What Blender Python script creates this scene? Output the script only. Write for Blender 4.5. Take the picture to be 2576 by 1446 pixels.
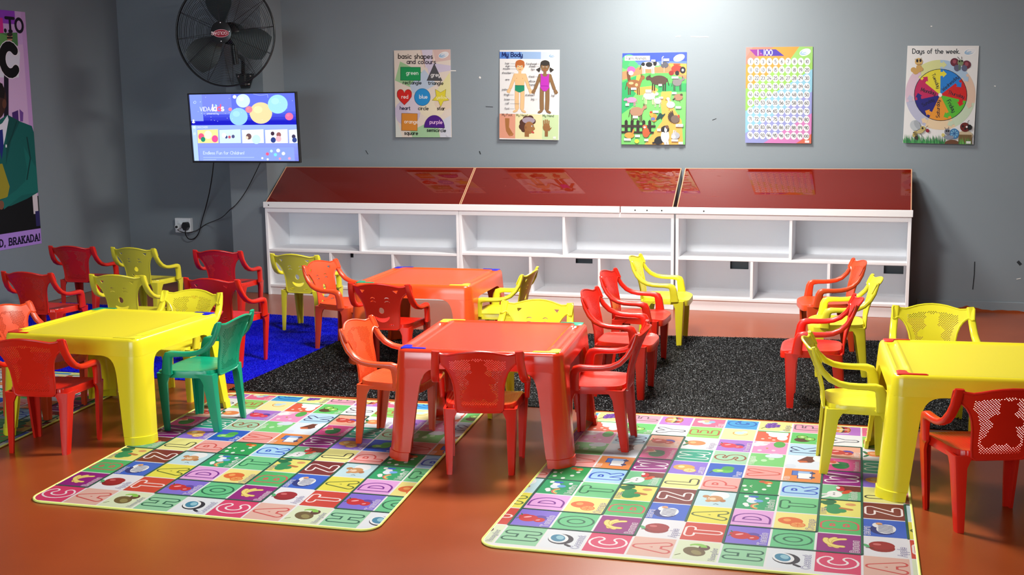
import bpy, math, random
import numpy as np
from mathutils import Vector, Matrix
from mathutils.geometry import tessellate_polygon, delaunay_2d_cdt

# ------------------------------------------------------------------ scene, camera, light
for o in list(bpy.data.objects): bpy.data.objects.remove(o)
scene = bpy.context.scene
COL = scene.collection
R = math.radians
random.seed(5)

F_PX, PITCH, YAW, ROLL, CAM_Z = 3041.9, 0.1522, 0.2999, -0.0129, 1.55     # solved from the mat grid and the shelf
_f = Vector((-math.sin(YAW)*math.cos(PITCH), math.cos(YAW)*math.cos(PITCH), -math.sin(PITCH)))
_r0 = Vector((math.cos(YAW), math.sin(YAW), 0)); _u0 = _r0.cross(_f)
_r = _r0*math.cos(ROLL) + _u0*math.sin(ROLL); _u = -_r0*math.sin(ROLL) + _u0*math.cos(ROLL)
cam = bpy.data.cameras.new('camera'); cam_o = bpy.data.objects.new('camera', cam); COL.objects.link(cam_o)
cam.sensor_width = 36.0; cam.lens = F_PX/2576*36.0; cam.clip_start = .05
m = Matrix.Identity(4)
for i in range(3):
    m[i][0], m[i][1], m[i][2] = _r[i], _u[i], -_f[i]
m[2][3] = CAM_Z
cam_o.matrix_world = m
scene.camera = cam_o

w = bpy.data.worlds.new('world'); scene.world = w; w.use_nodes = True
w.node_tree.nodes['Background'].inputs[0].default_value = (.5, .62, .8, 1)
w.node_tree.nodes['Background'].inputs[1].default_value = .05
scene.view_settings.view_transform = 'Standard'; scene.view_settings.look = 'None'
scene.view_settings.exposure = 0.1; scene.view_settings.gamma = 1.0
scene.view_settings.use_curve_mapping = False
CEIL = 2.95
# ceiling lamps: (x, y, size x, size y, watts)
LAMPS = [(-1.60, 5.55, .60, .60, 178), (-1.55, 8.24, .60, .60, 118), (-1.2, 1.8, .60, .60, 18)]
for (x, y, sx, sy, p) in LAMPS:
    l = bpy.data.lights.new('ceiling_lamp_light', 'AREA'); l.shape = 'RECTANGLE'; l.size = sx; l.size_y = sy
    l.energy = p; l.color = (1.0, .965, .91) if y < 8 else (1.0, .94, .85)
    lo = bpy.data.objects.new('ceiling_lamp_light', l); COL.objects.link(lo); lo.location = (x, y, CEIL-.075)

# daylight through the shop window in the wall behind the camera
WIN = (-4.8, -1.0, .85, 2.35)        # x0, x1, z0, z1
l = bpy.data.lights.new('window_daylight', 'AREA'); l.shape = 'RECTANGLE'; l.size = WIN[1]-WIN[0]; l.size_y = WIN[3]-WIN[2]
l.energy = 225; l.color = (.82, .92, 1.0)
lo = bpy.data.objects.new('window_daylight', l); COL.objects.link(lo); lo.location = ((WIN[0]+WIN[1])/2, -1.76, (WIN[2]+WIN[3])/2); lo.rotation_euler = (R(90), 0, 0)

# ------------------------------------------------------------------ helpers
def s2l(c):
    return tuple(((v/255)/12.92 if v/255 <= .04045 else ((v/255+.055)/1.055)**2.4) for v in c)

def mat(name, color, rough=.5, spec=.5, metal=0., coat=0., bump=None, var=None, emit=None, sss=0., trans=0.):
    """bump=(scale, strength), var=(scale, amount, colour2)"""
    M = bpy.data.materials.new(name); M.use_nodes = True
    nt = M.node_tree; b = nt.nodes['Principled BSDF']
    c = tuple(color[:3])+(1,)
    b.inputs['Base Color'].default_value = c
    b.inputs['Roughness'].default_value = rough
    b.inputs['Specular IOR Level'].default_value = spec
    b.inputs['Metallic'].default_value = metal
    b.inputs['Coat Weight'].default_value = coat
    if sss:
        b.inputs['Subsurface Weight'].default_value = sss
        b.inputs['Subsurface Radius'].default_value = (.02, .008, .004)
        b.inputs['Subsurface Scale'].default_value = .3
    if trans: b.inputs['Transmission Weight'].default_value = trans
    if emit:
        b.inputs['Emission Color'].default_value = tuple(emit[0])+(1,); b.inputs['Emission Strength'].default_value = emit[1]
    tc = nt.nodes.new('ShaderNodeTexCoord')
    if var:
        n = nt.nodes.new('ShaderNodeTexNoise'); n.inputs['Scale'].default_value = var[0]; n.inputs['Detail'].default_value = 6
        nt.links.new(tc.outputs['Object'], n.inputs['Vector'])
        rp = nt.nodes.new('ShaderNodeValToRGB'); rp.color_ramp.elements[0].position = .38; rp.color_ramp.elements[1].position = .66
        nt.links.new(n.outputs['Fac'], rp.inputs['Fac'])
        mx = nt.nodes.new('ShaderNodeMix'); mx.data_type = 'RGBA'
        ma = nt.nodes.new('ShaderNodeMath'); ma.operation = 'MULTIPLY'; ma.inputs[1].default_value = var[1]
        nt.links.new(rp.outputs['Color'], ma.inputs[0]); nt.links.new(ma.outputs[0], mx.inputs[0])
        mx.inputs[6].default_value = c; mx.inputs[7].default_value = tuple(var[2])+(1,)
        nt.links.new(mx.outputs[2], b.inputs['Base Color'])
    if bump:
        n = nt.nodes.new('ShaderNodeTexNoise'); n.inputs['Scale'].default_value = bump[0]; n.inputs['Detail'].default_value = 4
        nt.links.new(tc.outputs['Object'], n.inputs['Vector'])
        bp = nt.nodes.new('ShaderNodeBump'); bp.inputs['Strength'].default_value = bump[1]; bp.inputs['Distance'].default_value = .01
        nt.links.new(n.outputs['Fac'], bp.inputs['Height']); nt.links.new(bp.outputs['Normal'], b.inputs['Normal'])
    return M

def print_mat(name, rough=.5, spec=.4, emit=0.):
    M = bpy.data.materials.new(name); M.use_nodes = True
    nt = M.node_tree; b = nt.nodes['Principled BSDF']
    a = nt.nodes.new('ShaderNodeVertexColor'); a.layer_name = 'Col'
    b.inputs['Roughness'].default_value = rough; b.inputs['Specular IOR Level'].default_value = spec
    if emit:
        b.inputs['Base Color'].default_value = (.01, .01, .012, 1)
        nt.links.new(a.outputs['Color'], b.inputs['Emission Color']); b.inputs['Emission Strength'].default_value = emit
    else:
        nt.links.new(a.outputs['Color'], b.inputs['Base Color'])
    return M

class MB:
    """collects faces into one mesh"""
    def __init__(s): s.v = []; s.f = []
    def add(s, verts, faces):
        k = len(s.v); s.v += [tuple(p) for p in verts]; s.f += [tuple(i+k for i in f) for f in faces]; return s
    def box(s, a, b, bev=0.):
        (x0, y0, z0), (x1, y1, z1) = a, b
        if bev <= 0:
            return s.add([(x0,y0,z0),(x1,y0,z0),(x1,y1,z0),(x0,y1,z0),(x0,y0,z1),(x1,y0,z1),(x1,y1,z1),(x0,y1,z1)],
                         [(0,3,2,1),(4,5,6,7),(0,1,5,4),(1,2,6,5),(2,3,7,6),(3,0,4,7)])
        # chamfered box
        v = []; q = {}
        for ix, X in enumerate((x0, x1)):
            for iy, Y in enumerate((y0, y1)):
                for iz, Z in enumerate((z0, z1)):
                    dx, dy, dz = (bev if ix == 0 else -bev), (bev if iy == 0 else -bev), (bev if iz == 0 else -bev)
                    q[ix, iy, iz] = len(v); v += [(X, Y+dy, Z+dz), (X+dx, Y, Z+dz), (X+dx, Y+dy, Z)]
        F = []
        for i in (0, 1):
            F.append([q[i,0,0], q[i,1,0], q[i,1,1], q[i,0,1]][::(1 if i else -1)])
            F.append([q[0,i,0]+1, q[0,i,1]+1, q[1,i,1]+1, q[1,i,0]+1][::(1 if i else -1)])
            F.append([q[0,0,i]+2, q[1,0,i]+2, q[1,1,i]+2, q[0,1,i]+2][::(1 if i else -1)])
        for a_ in (0, 1):
            for b_ in (0, 1):
                F.append([q[a_,b_,0], q[a_,b_,1], q[a_,b_,1]+1, q[a_,b_,0]+1])
                F.append([q[a_,0,b_], q[a_,0,b_]+2, q[a_,1,b_]+2, q[a_,1,b_]])
                F.append([q[0,a_,b_]+1, q[0,a_,b_]+2, q[1,a_,b_]+2, q[1,a_,b_]+1])
                for c_ in (0, 1):
                    F.append([q[a_,b_,c_], q[a_,b_,c_]+1, q[a_,b_,c_]+2])
        return s.add(v, F)
    def loft(s, rings, caps=True, closed=False):
        n = len(rings[0]); v = [p for r in rings for p in r]; f = []
        m_ = len(rings)
        for i in range(m_ if closed else m_-1):
            j = (i+1) % m_
            for k in range(n):
                k2 = (k+1) % n
                f.append((i*n+k, i*n+k2, j*n+k2, j*n+k))
        if caps and not closed:
            f.append(tuple(range(n))[::-1]); f.append(tuple(range((m_-1)*n, m_*n)))
        return s.add(v, f)
    def tube(s, path, r, n=8, closed=False, caps=True):
        P = [Vector(p) for p in path]; rings = []; N = len(P); ref = None
        for i in range(N):
            t = (P[(i+1) % N]-P[i-1]) if (closed or 0 < i < N-1) else (P[1]-P[0] if i == 0 else P[-1]-P[-2])
            t.normalize()
            if ref is None: ref = t.orthogonal().normalized()
            ref = (ref - t*ref.dot(t)).normalized(); b = t.cross(ref)
            rr = r[i] if isinstance(r, (list, tuple)) else r
            rings.append([P[i]+(ref*math.cos(2*math.pi*k/n)+b*math.sin(2*math.pi*k/n))*rr for k in range(n)])
        return s.loft(rings, caps, closed)
    def lathe(s, prof, n=32, axis='z', c=(0,0,0), caps=True):
        rings = []
        for (r, h) in prof:
            ring = []
            for k in range(n):
                a = 2*math.pi*k/n; x, y = r*math.cos(a), r*math.sin(a)
                p = (x, y, h) if axis == 'z' else ((x, h, y) if axis == 'y' else (h, x, y))
                ring.append((p[0]+c[0], p[1]+c[1], p[2]+c[2]))
            rings.append(ring)
        return s.loft(rings, caps)
    def mirror_x(s):
        o = MB(); o.v = [(-x, y, z) for x, y, z in s.v]; o.f = [f[::-1] for f in s.f]; return o
    def xf(s, M):
        s.v = [tuple(M @ Vector(p)) for p in s.v]; return s
    def mesh(s, name, smooth=30):
        me = bpy.data.meshes.new(name); me.from_pydata(s.v, [], s.f); me.validate()
        import bmesh
        b = bmesh.new(); b.from_mesh(me); bmesh.ops.recalc_face_normals(b, faces=b.faces); b.to_mesh(me); b.free()
        if smooth:
            me.polygons.foreach_set('use_smooth', [True]*len(me.polygons)); me.set_sharp_from_angle(angle=R(smooth))
        me.update(); return me

def obj(name, mb, material, parent=None, smooth=30, loc=None):
    me = mb.mesh(name, smooth) if isinstance(mb, MB) else mb
    if material is not None and not me.materials: me.materials.append(material)
    o = bpy.data.objects.new(name, me); COL.objects.link(o)
    if parent: o.parent = parent
    if loc is not None: o.location = loc
    return o
def tag(o, label=None, cat=None, group=None, kind=None):
    if label: o['label'] = label
    if cat: o['category'] = cat
    if group: o['group'] = group
    if kind: o['kind'] = kind
    return o
def thing(name, label, cat, loc=(0,0,0), rz=0., group=None):
    o = bpy.data.objects.new(name, None); COL.objects.link(o); o.empty_display_size = .05
    o.location = loc; o.rotation_euler = (0, 0, rz); return tag(o, label, cat, group)
def struct(name, mb, material, smooth=0):
    return tag(obj(name, mb, material, None, smooth), kind='structure')
def copy_tree(o, parent=None):
    c = o.copy(); COL.objects.link(c); c.parent = parent
    for ch in o.children: copy_tree(ch, c)
    return c

def pixel_ray(x, y):
    return (_r*((x-1288)/F_PX) - _u*((y-723)/F_PX) + _f)
def pix(x, y, ax, val):
    """point where the sight line through a photo pixel meets the wall/floor plane axis=val"""
    d = pixel_ray(x, y); o = Vector((0, 0, CAM_Z)); t = (val-o[ax])/d[ax]; return o+d*t

def in_poly(p, poly):
    x, y = p; c = False; n = len(poly)
    for i in range(n):
        x1, y1 = poly[i]; x2, y2 = poly[i-1]
        if (y1 > y) != (y2 > y) and x < (x2-x1)*(y-y1)/(y2-y1)+x1: c = not c
    return c

def plate(mb, outline, holes, pos, thick, extra=(), convex=()):
    """flat shape with holes, bent by pos(x, y, depth) and given a thickness"""
    V = []; E = []; owner = {}
    def loop(L, hid):
        k = len(V)
        for i, p in enumerate(L):
            V.append(Vector(p)); E.append((k+i, k+(i+1) % len(L))); owner[k+i] = hid
    loop(outline, -1)
    for h in holes: loop(h, -1)
    for i, h in enumerate(convex): loop(h, i)
    for p in extra:
        owner[len(V)] = -2; V.append(Vector(p))
    vo, eo, fo, ov, oe, of = delaunay_2d_cdt(V, E, [], 0, 1e-6, True)
    own = [owner.get(o[0], -2) if o else -2 for o in ov]
    T = []
    for f in fo:
        ids = {own[i] for i in f}
        if len(ids) == 1 and next(iter(ids)) >= 0: continue
        c = sum((vo[i] for i in f), Vector((0, 0)))/3
        if not in_poly(c, outline): continue
        if any(in_poly(c, h) for h in holes): continue
        T.append(tuple(f))
    n = len(vo)
    verts = [pos(p.x, p.y, 0.) for p in vo]+[pos(p.x, p.y, thick) for p in vo]
    faces = list(T)+[(c+n, b+n, a+n) for a, b, c in T]
    cnt = {}
    for a, b, c in T:
        for e in ((a, b), (b, c), (c, a)): cnt[e] = 1
    for (a, b) in cnt:
        if (b, a) not in cnt: faces.append((b, a, a+n, b+n))
    used = sorted({i for f in faces for i in f}); ren = {o: i for i, o in enumerate(used)}
    return mb.add([verts[i] for i in used], [tuple(ren[i] for i in f) for f in faces])

# ------------------------------------------------------------------ flat print: strokes, shapes, lettering
def arc(cx, cy, rx, ry, a0, a1, n=10):
    return [(cx+rx*math.cos(R(a0+(a1-a0)*i/n)), cy+ry*math.sin(R(a0+(a1-a0)*i/n))) for i in range(n+1)]
def _glyphs():
    G = {}
    def g(ch, w, *st): G[ch] = (w, st)
    g('A', .7, [(0,0),(.35,1),(.7,0)], [(.13,.34),(.57,.34)])
    g('B', .62, [(0,0),(0,1),(.3,1)]+arc(.32,.76,.25,.24,90,-90)+[(.0,.52)], [(.0,.52),(.34,.52)]+arc(.34,.26,.28,.26,90,-90)+[(0,0)])
    g('C', .7, arc(.42,.5,.42,.5,45,315,14))
    g('D', .68, [(0,0),(0,1),(.25,1)]+arc(.25,.5,.43,.5,90,-90,12)+[(0,0)])
    g('E', .55, [(.55,1),(0,1),(0,0),(.55,0)], [(0,.52),(.46,.52)])
    g('F', .55, [(.55,1),(0,1),(0,0)], [(0,.52),(.45,.52)])
    g('G', .74, arc(.42,.5,.42,.5,45,350,14)+[(.82,.45),(.48,.45)])
    g('H', .62, [(0,0),(0,1)], [(.62,0),(.62,1)], [(0,.5),(.62,.5)])
    g('I', .1, [(.05,0),(.05,1)])
    g('K', .6, [(0,0),(0,1)], [(.58,1),(0,.42)], [(.2,.6),(.6,0)])
    g('L', .52, [(0,1),(0,0),(.52,0)])
    g('M', .8, [(0,0),(.06,1),(.4,.2),(.74,1),(.8,0)])
    g('N', .62, [(0,0),(0,1),(.62,0),(.62,1)])
    g('O', .84, arc(.42,.5,.42,.5,90,450,18))
    g('P', .6, [(0,0),(0,1),(.3,1)]+arc(.32,.73,.28,.27,90,-90)+[(0,.46)])
    g('R', .62, [(0,0),(0,1),(.3,1)]+arc(.32,.74,.28,.26,90,-90)+[(0,.48)], [(.28,.48),(.62,0)])
    g('S', .6, arc(.3,.75,.28,.25,40,270,10)+arc(.3,.25,.3,.25,90,-140,10))
    g('T', .66, [(0,1),(.66,1)], [(.33,1),(.33,0)])
    g('U', .6, [(0,1),(0,.3)]+arc(.3,.3,.3,.3,180,360,8)+[(.6,1)])
    g('V', .66, [(0,1),(.33,0),(.66,1)])
    g('W', .9, [(0,1),(.2,0),(.45,.8),(.7,0),(.9,1)])
    g('Y', .66, [(0,1),(.33,.5),(.66,1)], [(.33,.5),(.33,0)])
    g('Z', .62, [(0,1),(.62,1),(0,0),(.62,0)])
    bowl = lambda: arc(.27,.3,.27,.3,0,360,12)
    g('a', .54, bowl(), [(.54,.6),(.54,0)])
    g('b', .54, [(0,1),(0,0)], bowl())
    g('c', .46, arc(.27,.3,.27,.3,50,310,10))
    g('d', .54, bowl(), [(.54,1),(.54,0)])
    g('e', .54, [(.0,.3),(.53,.3)]+arc(.27,.3,.27,.3,0,310,12))
    g('f', .34, [(.1,0),(.1,.8)]+arc(.25,.82,.15,.18,180,50,5), [(-.04,.6),(.28,.6)])
    g('g', .54, bowl(), [(.54,.6),(.54,-.1)]+arc(.28,-.12,.26,.2,0,-150,7))
    g('h', .48, [(0,1),(0,0)], [(0,.3)]+arc(.24,.36,.24,.24,180,0,7)+[(.48,0)])
    g('i', .1, [(.05,.6),(.05,0)], [(.05,.82),(.05,.86)])
    g('j', .2, [(.15,.6),(.15,-.2)])
    g('k', .44, [(0,1),(0,0)], [(.4,.6),(0,.26),(.44,0)])
    g('l', .1, [(.05,1),(.05,0)])
    g('m', .76, [(0,.6),(0,0)], [(0,.36)]+arc(.19,.41,.19,.19,180,0,6)+[(.38,0)], [(.38,.36)]+arc(.57,.41,.19,.19,180,0,6)+[(.76,0)])
    g('n', .46, [(0,.6),(0,0)], [(0,.3)]+arc(.23,.37,.23,.23,180,0,7)+[(.46,0)])
    g('o', .54, bowl())
    g('p', .54, [(0,.6),(0,-.34)], bowl())
    g('q', .54, [(.54,.6),(.54,-.34)], bowl())
    g('r', .34, [(0,.6),(0,0)], [(0,.3)]+arc(.22,.38,.22,.22,180,60,6))
    g('s', .4, arc(.2,.45,.18,.15,40,270,7)+arc(.2,.15,.2,.15,90,-140,7))
    g('t', .36, [(.12,.9),(.12,.12)]+arc(.25,.12,.13,.12,180,300,4), [(-.05,.6),(.3,.6)])
    g('u', .46, [(0,.6),(0,.22)]+arc(.23,.22,.23,.22,180,360,7)+[(.46,.6)], [(.46,.6),(.46,0)])
    g('v', .46, [(0,.6),(.23,0),(.46,.6)])
    g('w', .66, [(0,.6),(.15,0),(.33,.5),(.51,0),(.66,.6)])
    g('x', .44, [(0,.6),(.44,0)], [(.44,.6),(0,0)])
    g('y', .46, [(0,.6),(0,.25)]+arc(.23,.22,.23,.22,180,360,6)+[(.46,.6)], [(.46,.6),(.46,-.1)]+arc(.24,-.12,.22,.2,0,-150,6))
    g('z', .42, [(0,.6),(.42,.6),(0,0),(.42,0)])
    g('0', .56, arc(.28,.5,.28,.5,90,450,14))
    g('1', .16, [(.1,1),(.1,0)])
    g('2', .54, arc(.27,.72,.26,.28,160,-30,8)+[(0,0),(.54,0)])
    g('3', .52, arc(.25,.76,.24,.24,150,-80,8)+arc(.25,.27,.27,.27,85,-150,8))
    g('4', .56, [(.25,1),(0,.3),(.56,.3)], [(.4,.55),(.4,0)])
    g('5', .52, [(.48,1),(.08,1),(.04,.56)]+arc(.24,.32,.27,.32,120,-150,10))
    g('6', .54, [(.42,1)]+arc(.32,.32,.3,.5,140,180,3)+arc(.27,.28,.26,.28,180,540,12))
    g('7', .52, [(0,1),(.52,1),(.16,0)])
    g('8', .52, arc(.26,.75,.23,.25,-90,270,11), arc(.26,.26,.26,.26,90,450,11))
    g('9', .52, arc(.26,.7,.26,.28,0,360,12), [(.52,.72),(.46,0)])
    g('.', .1, [(.05,0),(.05,.03)]); g(',', .12, [(.08,.06),(.02,-.16)]); g('!', .1, [(.05,1),(.05,.3)], [(.05,0),(.05,.03)])
    g('-', .3, [(0,.4),(.3,.4)])
    return G
GLYPH = _glyphs()

class Print:
    """flat coloured shapes in 2-D; place(x, y, h) puts them on a surface, h lifts each layer a hair"""
    def __init__(s, place, step=.00012, clip=None, gain=1.): s.place = place; s.step = step; s.clip = clip; s.P = []; s.k = 0; s.gain = gain
    def layer(s): s.k += 1
    def raw(s, pts, col): s.P.append((pts, col, s.k))
    def poly(s, pts, col):
        s.layer()
        tri = tessellate_polygon([[Vector((x, y, 0)) for x, y in pts]])
        for t in tri: s.raw([pts[i] for i in t], col)
    def rect(s, x0, y0, x1, y1, col): s.layer(); s.raw([(x0,y0),(x1,y0),(x1,y1),(x0,y1)], col)
    def ell(s, cx, cy, rx, ry, col, rot=0., n=20, keep=False):
        if not keep: s.layer()
        c, q = math.cos(R(rot)), math.sin(R(rot))
        s.raw([(cx+rx*math.cos(2*math.pi*i/n)*c-ry*math.sin(2*math.pi*i/n)*q, cy+rx*math.cos(2*math.pi*i/n)*q+ry*math.sin(2*math.pi*i/n)*c) for i in range(n)], col)
    def ribbon(s, L, h, col, n, closed=False):
        """one smooth run of a pen line: side-by-side quads and two half-round ends, nothing lying on itself"""
        N = len(L); O = []
        for i in range(N):
            a, b, c = L[i-1] if (i or closed) else None, L[i], L[(i+1) % N] if (i < N-1 or closed) else None
            def nrm(p, q):
                d = math.hypot(q[0]-p[0], q[1]-p[1]) or 1e-9; return (-(q[1]-p[1])/d, (q[0]-p[0])/d)
            if a is None: v = nrm(b, c)
            elif c is None: v = nrm(a, b)
            else:
                n1, n2 = nrm(a, b), nrm(b, c); v = (n1[0]+n2[0], n1[1]+n2[1]); d = math.hypot(*v) or 1e-9
                k = min(1.6, 1/max(.2, (v[0]*n1[0]+v[1]*n1[1])/d)); v = (v[0]/d*k, v[1]/d*k)
            O.append(((b[0]+v[0]*h, b[1]+v[1]*h), (b[0]-v[0]*h, b[1]-v[1]*h), v))
        for i in range(N if closed else N-1):
            A, B = O[i], O[(i+1) % N]; s.raw([A[0], A[1], B[1], B[0]], col)
        if not closed:
            for q, v, sg in ((L[0], O[0][2], 1), (L[-1], O[-1][2], -1)):
                a0 = math.atan2(v[1], v[0]); s.raw([(q[0]+h*math.cos(a0+sg*math.pi*i/n), q[1]+h*math.sin(a0+sg*math.pi*i/n)) for i in range(n+1)], col)
    def stroke(s, pts, w, col, closed=False, keep=False, n=6):
        L = [pts[0]]
        for q in pts[1:]:
            if math.hypot(q[0]-L[-1][0], q[1]-L[-1][1]) > w*.02: L.append(q)
        if len(L) > 2 and math.hypot(L[0][0]-L[-1][0], L[0][1]-L[-1][1]) < w*.05: L.pop(); closed = True
        if len(L) < 2: s.ell(L[0][0], L[0][1], w/2, w/2, col, n=2*n); return
        if closed:
            s.layer(); s.ribbon(L, w/2, col, n, True); return
        run = [L[0]]
        for i in range(1, len(L)):
            run.append(L[i])
            if i < len(L)-1:
                a, b, c = L[i-1], L[i], L[i+1]; d1 = math.atan2(b[1]-a[1], b[0]-a[0]); d2 = math.atan2(c[1]-b[1], c[0]-b[0])
                if abs((d2-d1+math.pi) % (2*math.pi)-math.pi) > 1.0: s.layer(); s.ribbon(run, w/2, col, n); run = [L[i]]
        s.layer(); s.ribbon(run, w/2, col, n)
    def text(s, t, x, y, size, col, wt=.12, right=(1,0), up=(0,1), gap=.2, center=False, serif=False, outline=None):
        tot = sum((GLYPH[c][0] if c in GLYPH else .3)+gap for c in t)-gap
        px = -tot/2 if center else 0.
        glyphs = []
        for c in t:
            if c not in GLYPH: px += .3+gap; continue
            wd, st = GLYPH[c]; cur = []
            for q in st:
                cur.append([(px+a, b) for a, b in q])
                if serif and c not in 'OCS.,!':
                    for a, b in (q[0], q[-1]):
                        if b in (0, 1): cur.append([(px+a-.13, b), (px+a+.13, b)])
            px += wd+gap; glyphs.append(cur)
        f = lambda a, b: (x+size*(a*right[0]+b*up[0]), y+size*(a*right[1]+b*up[1]))
        k0 = s.k; km = k0
        for cur in glyphs:
            s.k = k0
            for q in cur: s.stroke([f(a, b) for a, b in q], size*wt, col)
            km = max(km, s.k)
        s.k = km
    def mesh(s, name):
        V = []; Fc = []; C = []
        for pts, col, k in s.P:
            if s.clip:
                pts = clip_convex(pts, s.clip)
                if len(pts) < 3: continue
            b = len(V); V += [tuple(s.place(x, y, k*s.step)) for x, y in pts]; Fc.append(tuple(range(b, b+len(pts))))
            C += [tuple(v*s.gain for v in s2l(col))+(1,)]*len(pts)
        me = bpy.data.meshes.new(name); me.from_pydata(V, [], Fc)
        at = me.color_attributes.new('Col', 'FLOAT_COLOR', 'CORNER')
        at.data.foreach_set('color', np.array(C, 'f').ravel())
        me.update(); return me
def clip_convex(pts, clip):
    out = list(pts); n = len(clip)
    for i in range(n):
        ax, ay = clip[i]; bx, by = clip[(i+1) % n]; inp = out; out = []
        if not inp: return []
        sd = [(bx-ax)*(y-ay)-(by-ay)*(x-ax) for x, y in inp]
        for j in range(len(inp)):
            p, q = inp[j-1], inp[j]; a, b = sd[j-1], sd[j]
            if b >= 0:
                if a < 0: t = a/(a-b); out.append((p[0]+(q[0]-p[0])*t, p[1]+(q[1]-p[1])*t))
                out.append(q)
            elif a >= 0:
                t = a/(a-b); out.append((p[0]+(q[0]-p[0])*t, p[1]+(q[1]-p[1])*t))
    return out
def affine(tl, tr, bl, W, H, tl3, ex, ez):
    """crop coordinates -> position on a hung sheet (tl3 its top-left, ex along its width, ez down, W x H metres)"""
    a, b = tr[0]-tl[0], bl[0]-tl[0]; c, d = tr[1]-tl[1], bl[1]-tl[1]; det = a*d-b*c
    def f(x, y):
        dx, dy = x-tl[0], y-tl[1]
        return ((d*dx-b*dy)/det*W, (a*dy-c*dx)/det*H)
    return f

# ------------------------------------------------------------------ materials
M_wall = mat('grey_wall_paint', s2l((123, 134, 142)), .5, .35, bump=(60, .04), var=(1.3, .35, s2l((115, 126, 135))))
M_floor = mat('red_floor_paint', s2l((144, 66, 28)), .30, .5, bump=(140, .015), var=(2.2, .6, s2l((130, 57, 25))))
M_ceil = mat('white_ceiling_paint', (.62, .62, .60), .8, .2)
M_white = mat('white_board', s2l((240, 243, 248)), .42, .4, bump=(90, .02))
M_trimw = mat('white_fascia', s2l((238, 240, 243)), .35, .45)
M_hard = mat('brown_hardboard', s2l((120, 62, 40)), .6, .3)
M_black = mat('black_plastic', (.012, .012, .014), .35, .5)
M_steel = mat('bolt_steel', (.7, .7, .7), .25, .5, metal=1.)
M_cable = mat('black_cable', (.008, .008, .009), .45, .4)
M_socket = mat('white_socket_plastic', s2l((225, 232, 238)), .35, .5)
M_paper = mat('poster_paper', (.82, .82, .80), .35, .5)
P_poster = print_mat('poster_print', .36, .35)
P_banner = print_mat('banner_print', .55, .3)
P_mat = print_mat('mat_print', .55, .25)
P_screen = print_mat('screen_print', .2, .5, emit=1.2)
def plastic(name, c, rough=.28, spec=.5):
    return mat(name, c, rough, spec, bump=(25, .012))
M_red = plastic('red_plastic', (.64, .016, .006))
M_red_lit = plastic('red_plastic_lit', (.68, .068, .015))  # for red chairs too: strong light on them is put into the colour
M_yellow = plastic('yellow_plastic', (.76, .69, .030))
M_green = plastic('green_plastic', (.004, .31, .165))
M_tred = plastic('table_red_plastic', (.70, .034, .007), .21, .85)
M_torange = plastic('table_orange_plastic', (.66, .078, .012), .25, .7)
M_tyellow = plastic('table_yellow_plastic', (.78, .68, .020), .27, .55)
M_blue = plastic('blue_plastic', (.004, .008, .50))

def acrylic():
    M = bpy.data.materials.new('red_tinted_acrylic'); M.use_nodes = True; nt = M.node_tree; nt.nodes.clear()
    out = nt.nodes.new('ShaderNodeOutputMaterial'); tr = nt.nodes.new('ShaderNodeBsdfTransparent'); gl = nt.nodes.new('ShaderNodeBsdfGlossy')
    df = nt.nodes.new('ShaderNodeBsdfDiffuse'); fr = nt.nodes.new('ShaderNodeFresnel'); m1 = nt.nodes.new('ShaderNodeMixShader'); m2 = nt.nodes.new('ShaderNodeMixShader')
    tr.inputs[0].default_value = (.50, .035, .016, 1); df.inputs[0].default_value = (.36, .018, .006, 1)
    gl.inputs['Roughness'].default_value = .03; fr.inputs[0].default_value = 1.95
    m1.inputs[0].default_value = .35
    nt.links.new(tr.outputs[0], m1.inputs[1]); nt.links.new(df.outputs[0], m1.inputs[2])
    nt.links.new(fr.outputs[0], m2.inputs[0]); nt.links.new(m1.outputs[0], m2.inputs[1]); nt.links.new(gl.outputs[0], m2.inputs[2])
    nt.links.new(m2.outputs[0], out.inputs[0]); return M
M_acr = acrylic()

def turf(name, base, sheen_speck, rough=.6):  # sheen of the fibres is painted in as random brighter cells
    M = bpy.data.materials.new(name); M.use_nodes = True; nt = M.node_tree; b = nt.nodes['Principled BSDF']
    tc = nt.nodes.new('ShaderNodeTexCoord'); v = nt.nodes.new('ShaderNodeTexVoronoi'); v.inputs['Scale'].default_value = 260
    nt.links.new(tc.outputs['Object'], v.inputs['Vector'])
    rp = nt.nodes.new('ShaderNodeValToRGB'); rp.color_ramp.elements[0].position = .028; rp.color_ramp.elements[0].color = tuple(sheen_speck)+(1,)
    rp.color_ramp.elements[1].position = .05; rp.color_ramp.elements[1].color = tuple(base)+(1,)
    sx = nt.nodes.new('ShaderNodeSeparateColor'); nt.links.new(v.outputs['Color'], sx.inputs[0])
    nt.links.new(sx.outputs[0], rp.inputs['Fac']); nt.links.new(rp.outputs['Color'], b.inputs['Base Color'])
    b.inputs['Roughness'].default_value = rough; b.inputs['Specular IOR Level'].default_value = .12
    return M
M_turf_black = turf('black_turf', (.0035, .004, .0045), (.36, .39, .42))
M_turf_blue = turf('blue_turf', (.0015, .003, .50), (.01, .05, .8))

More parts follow.
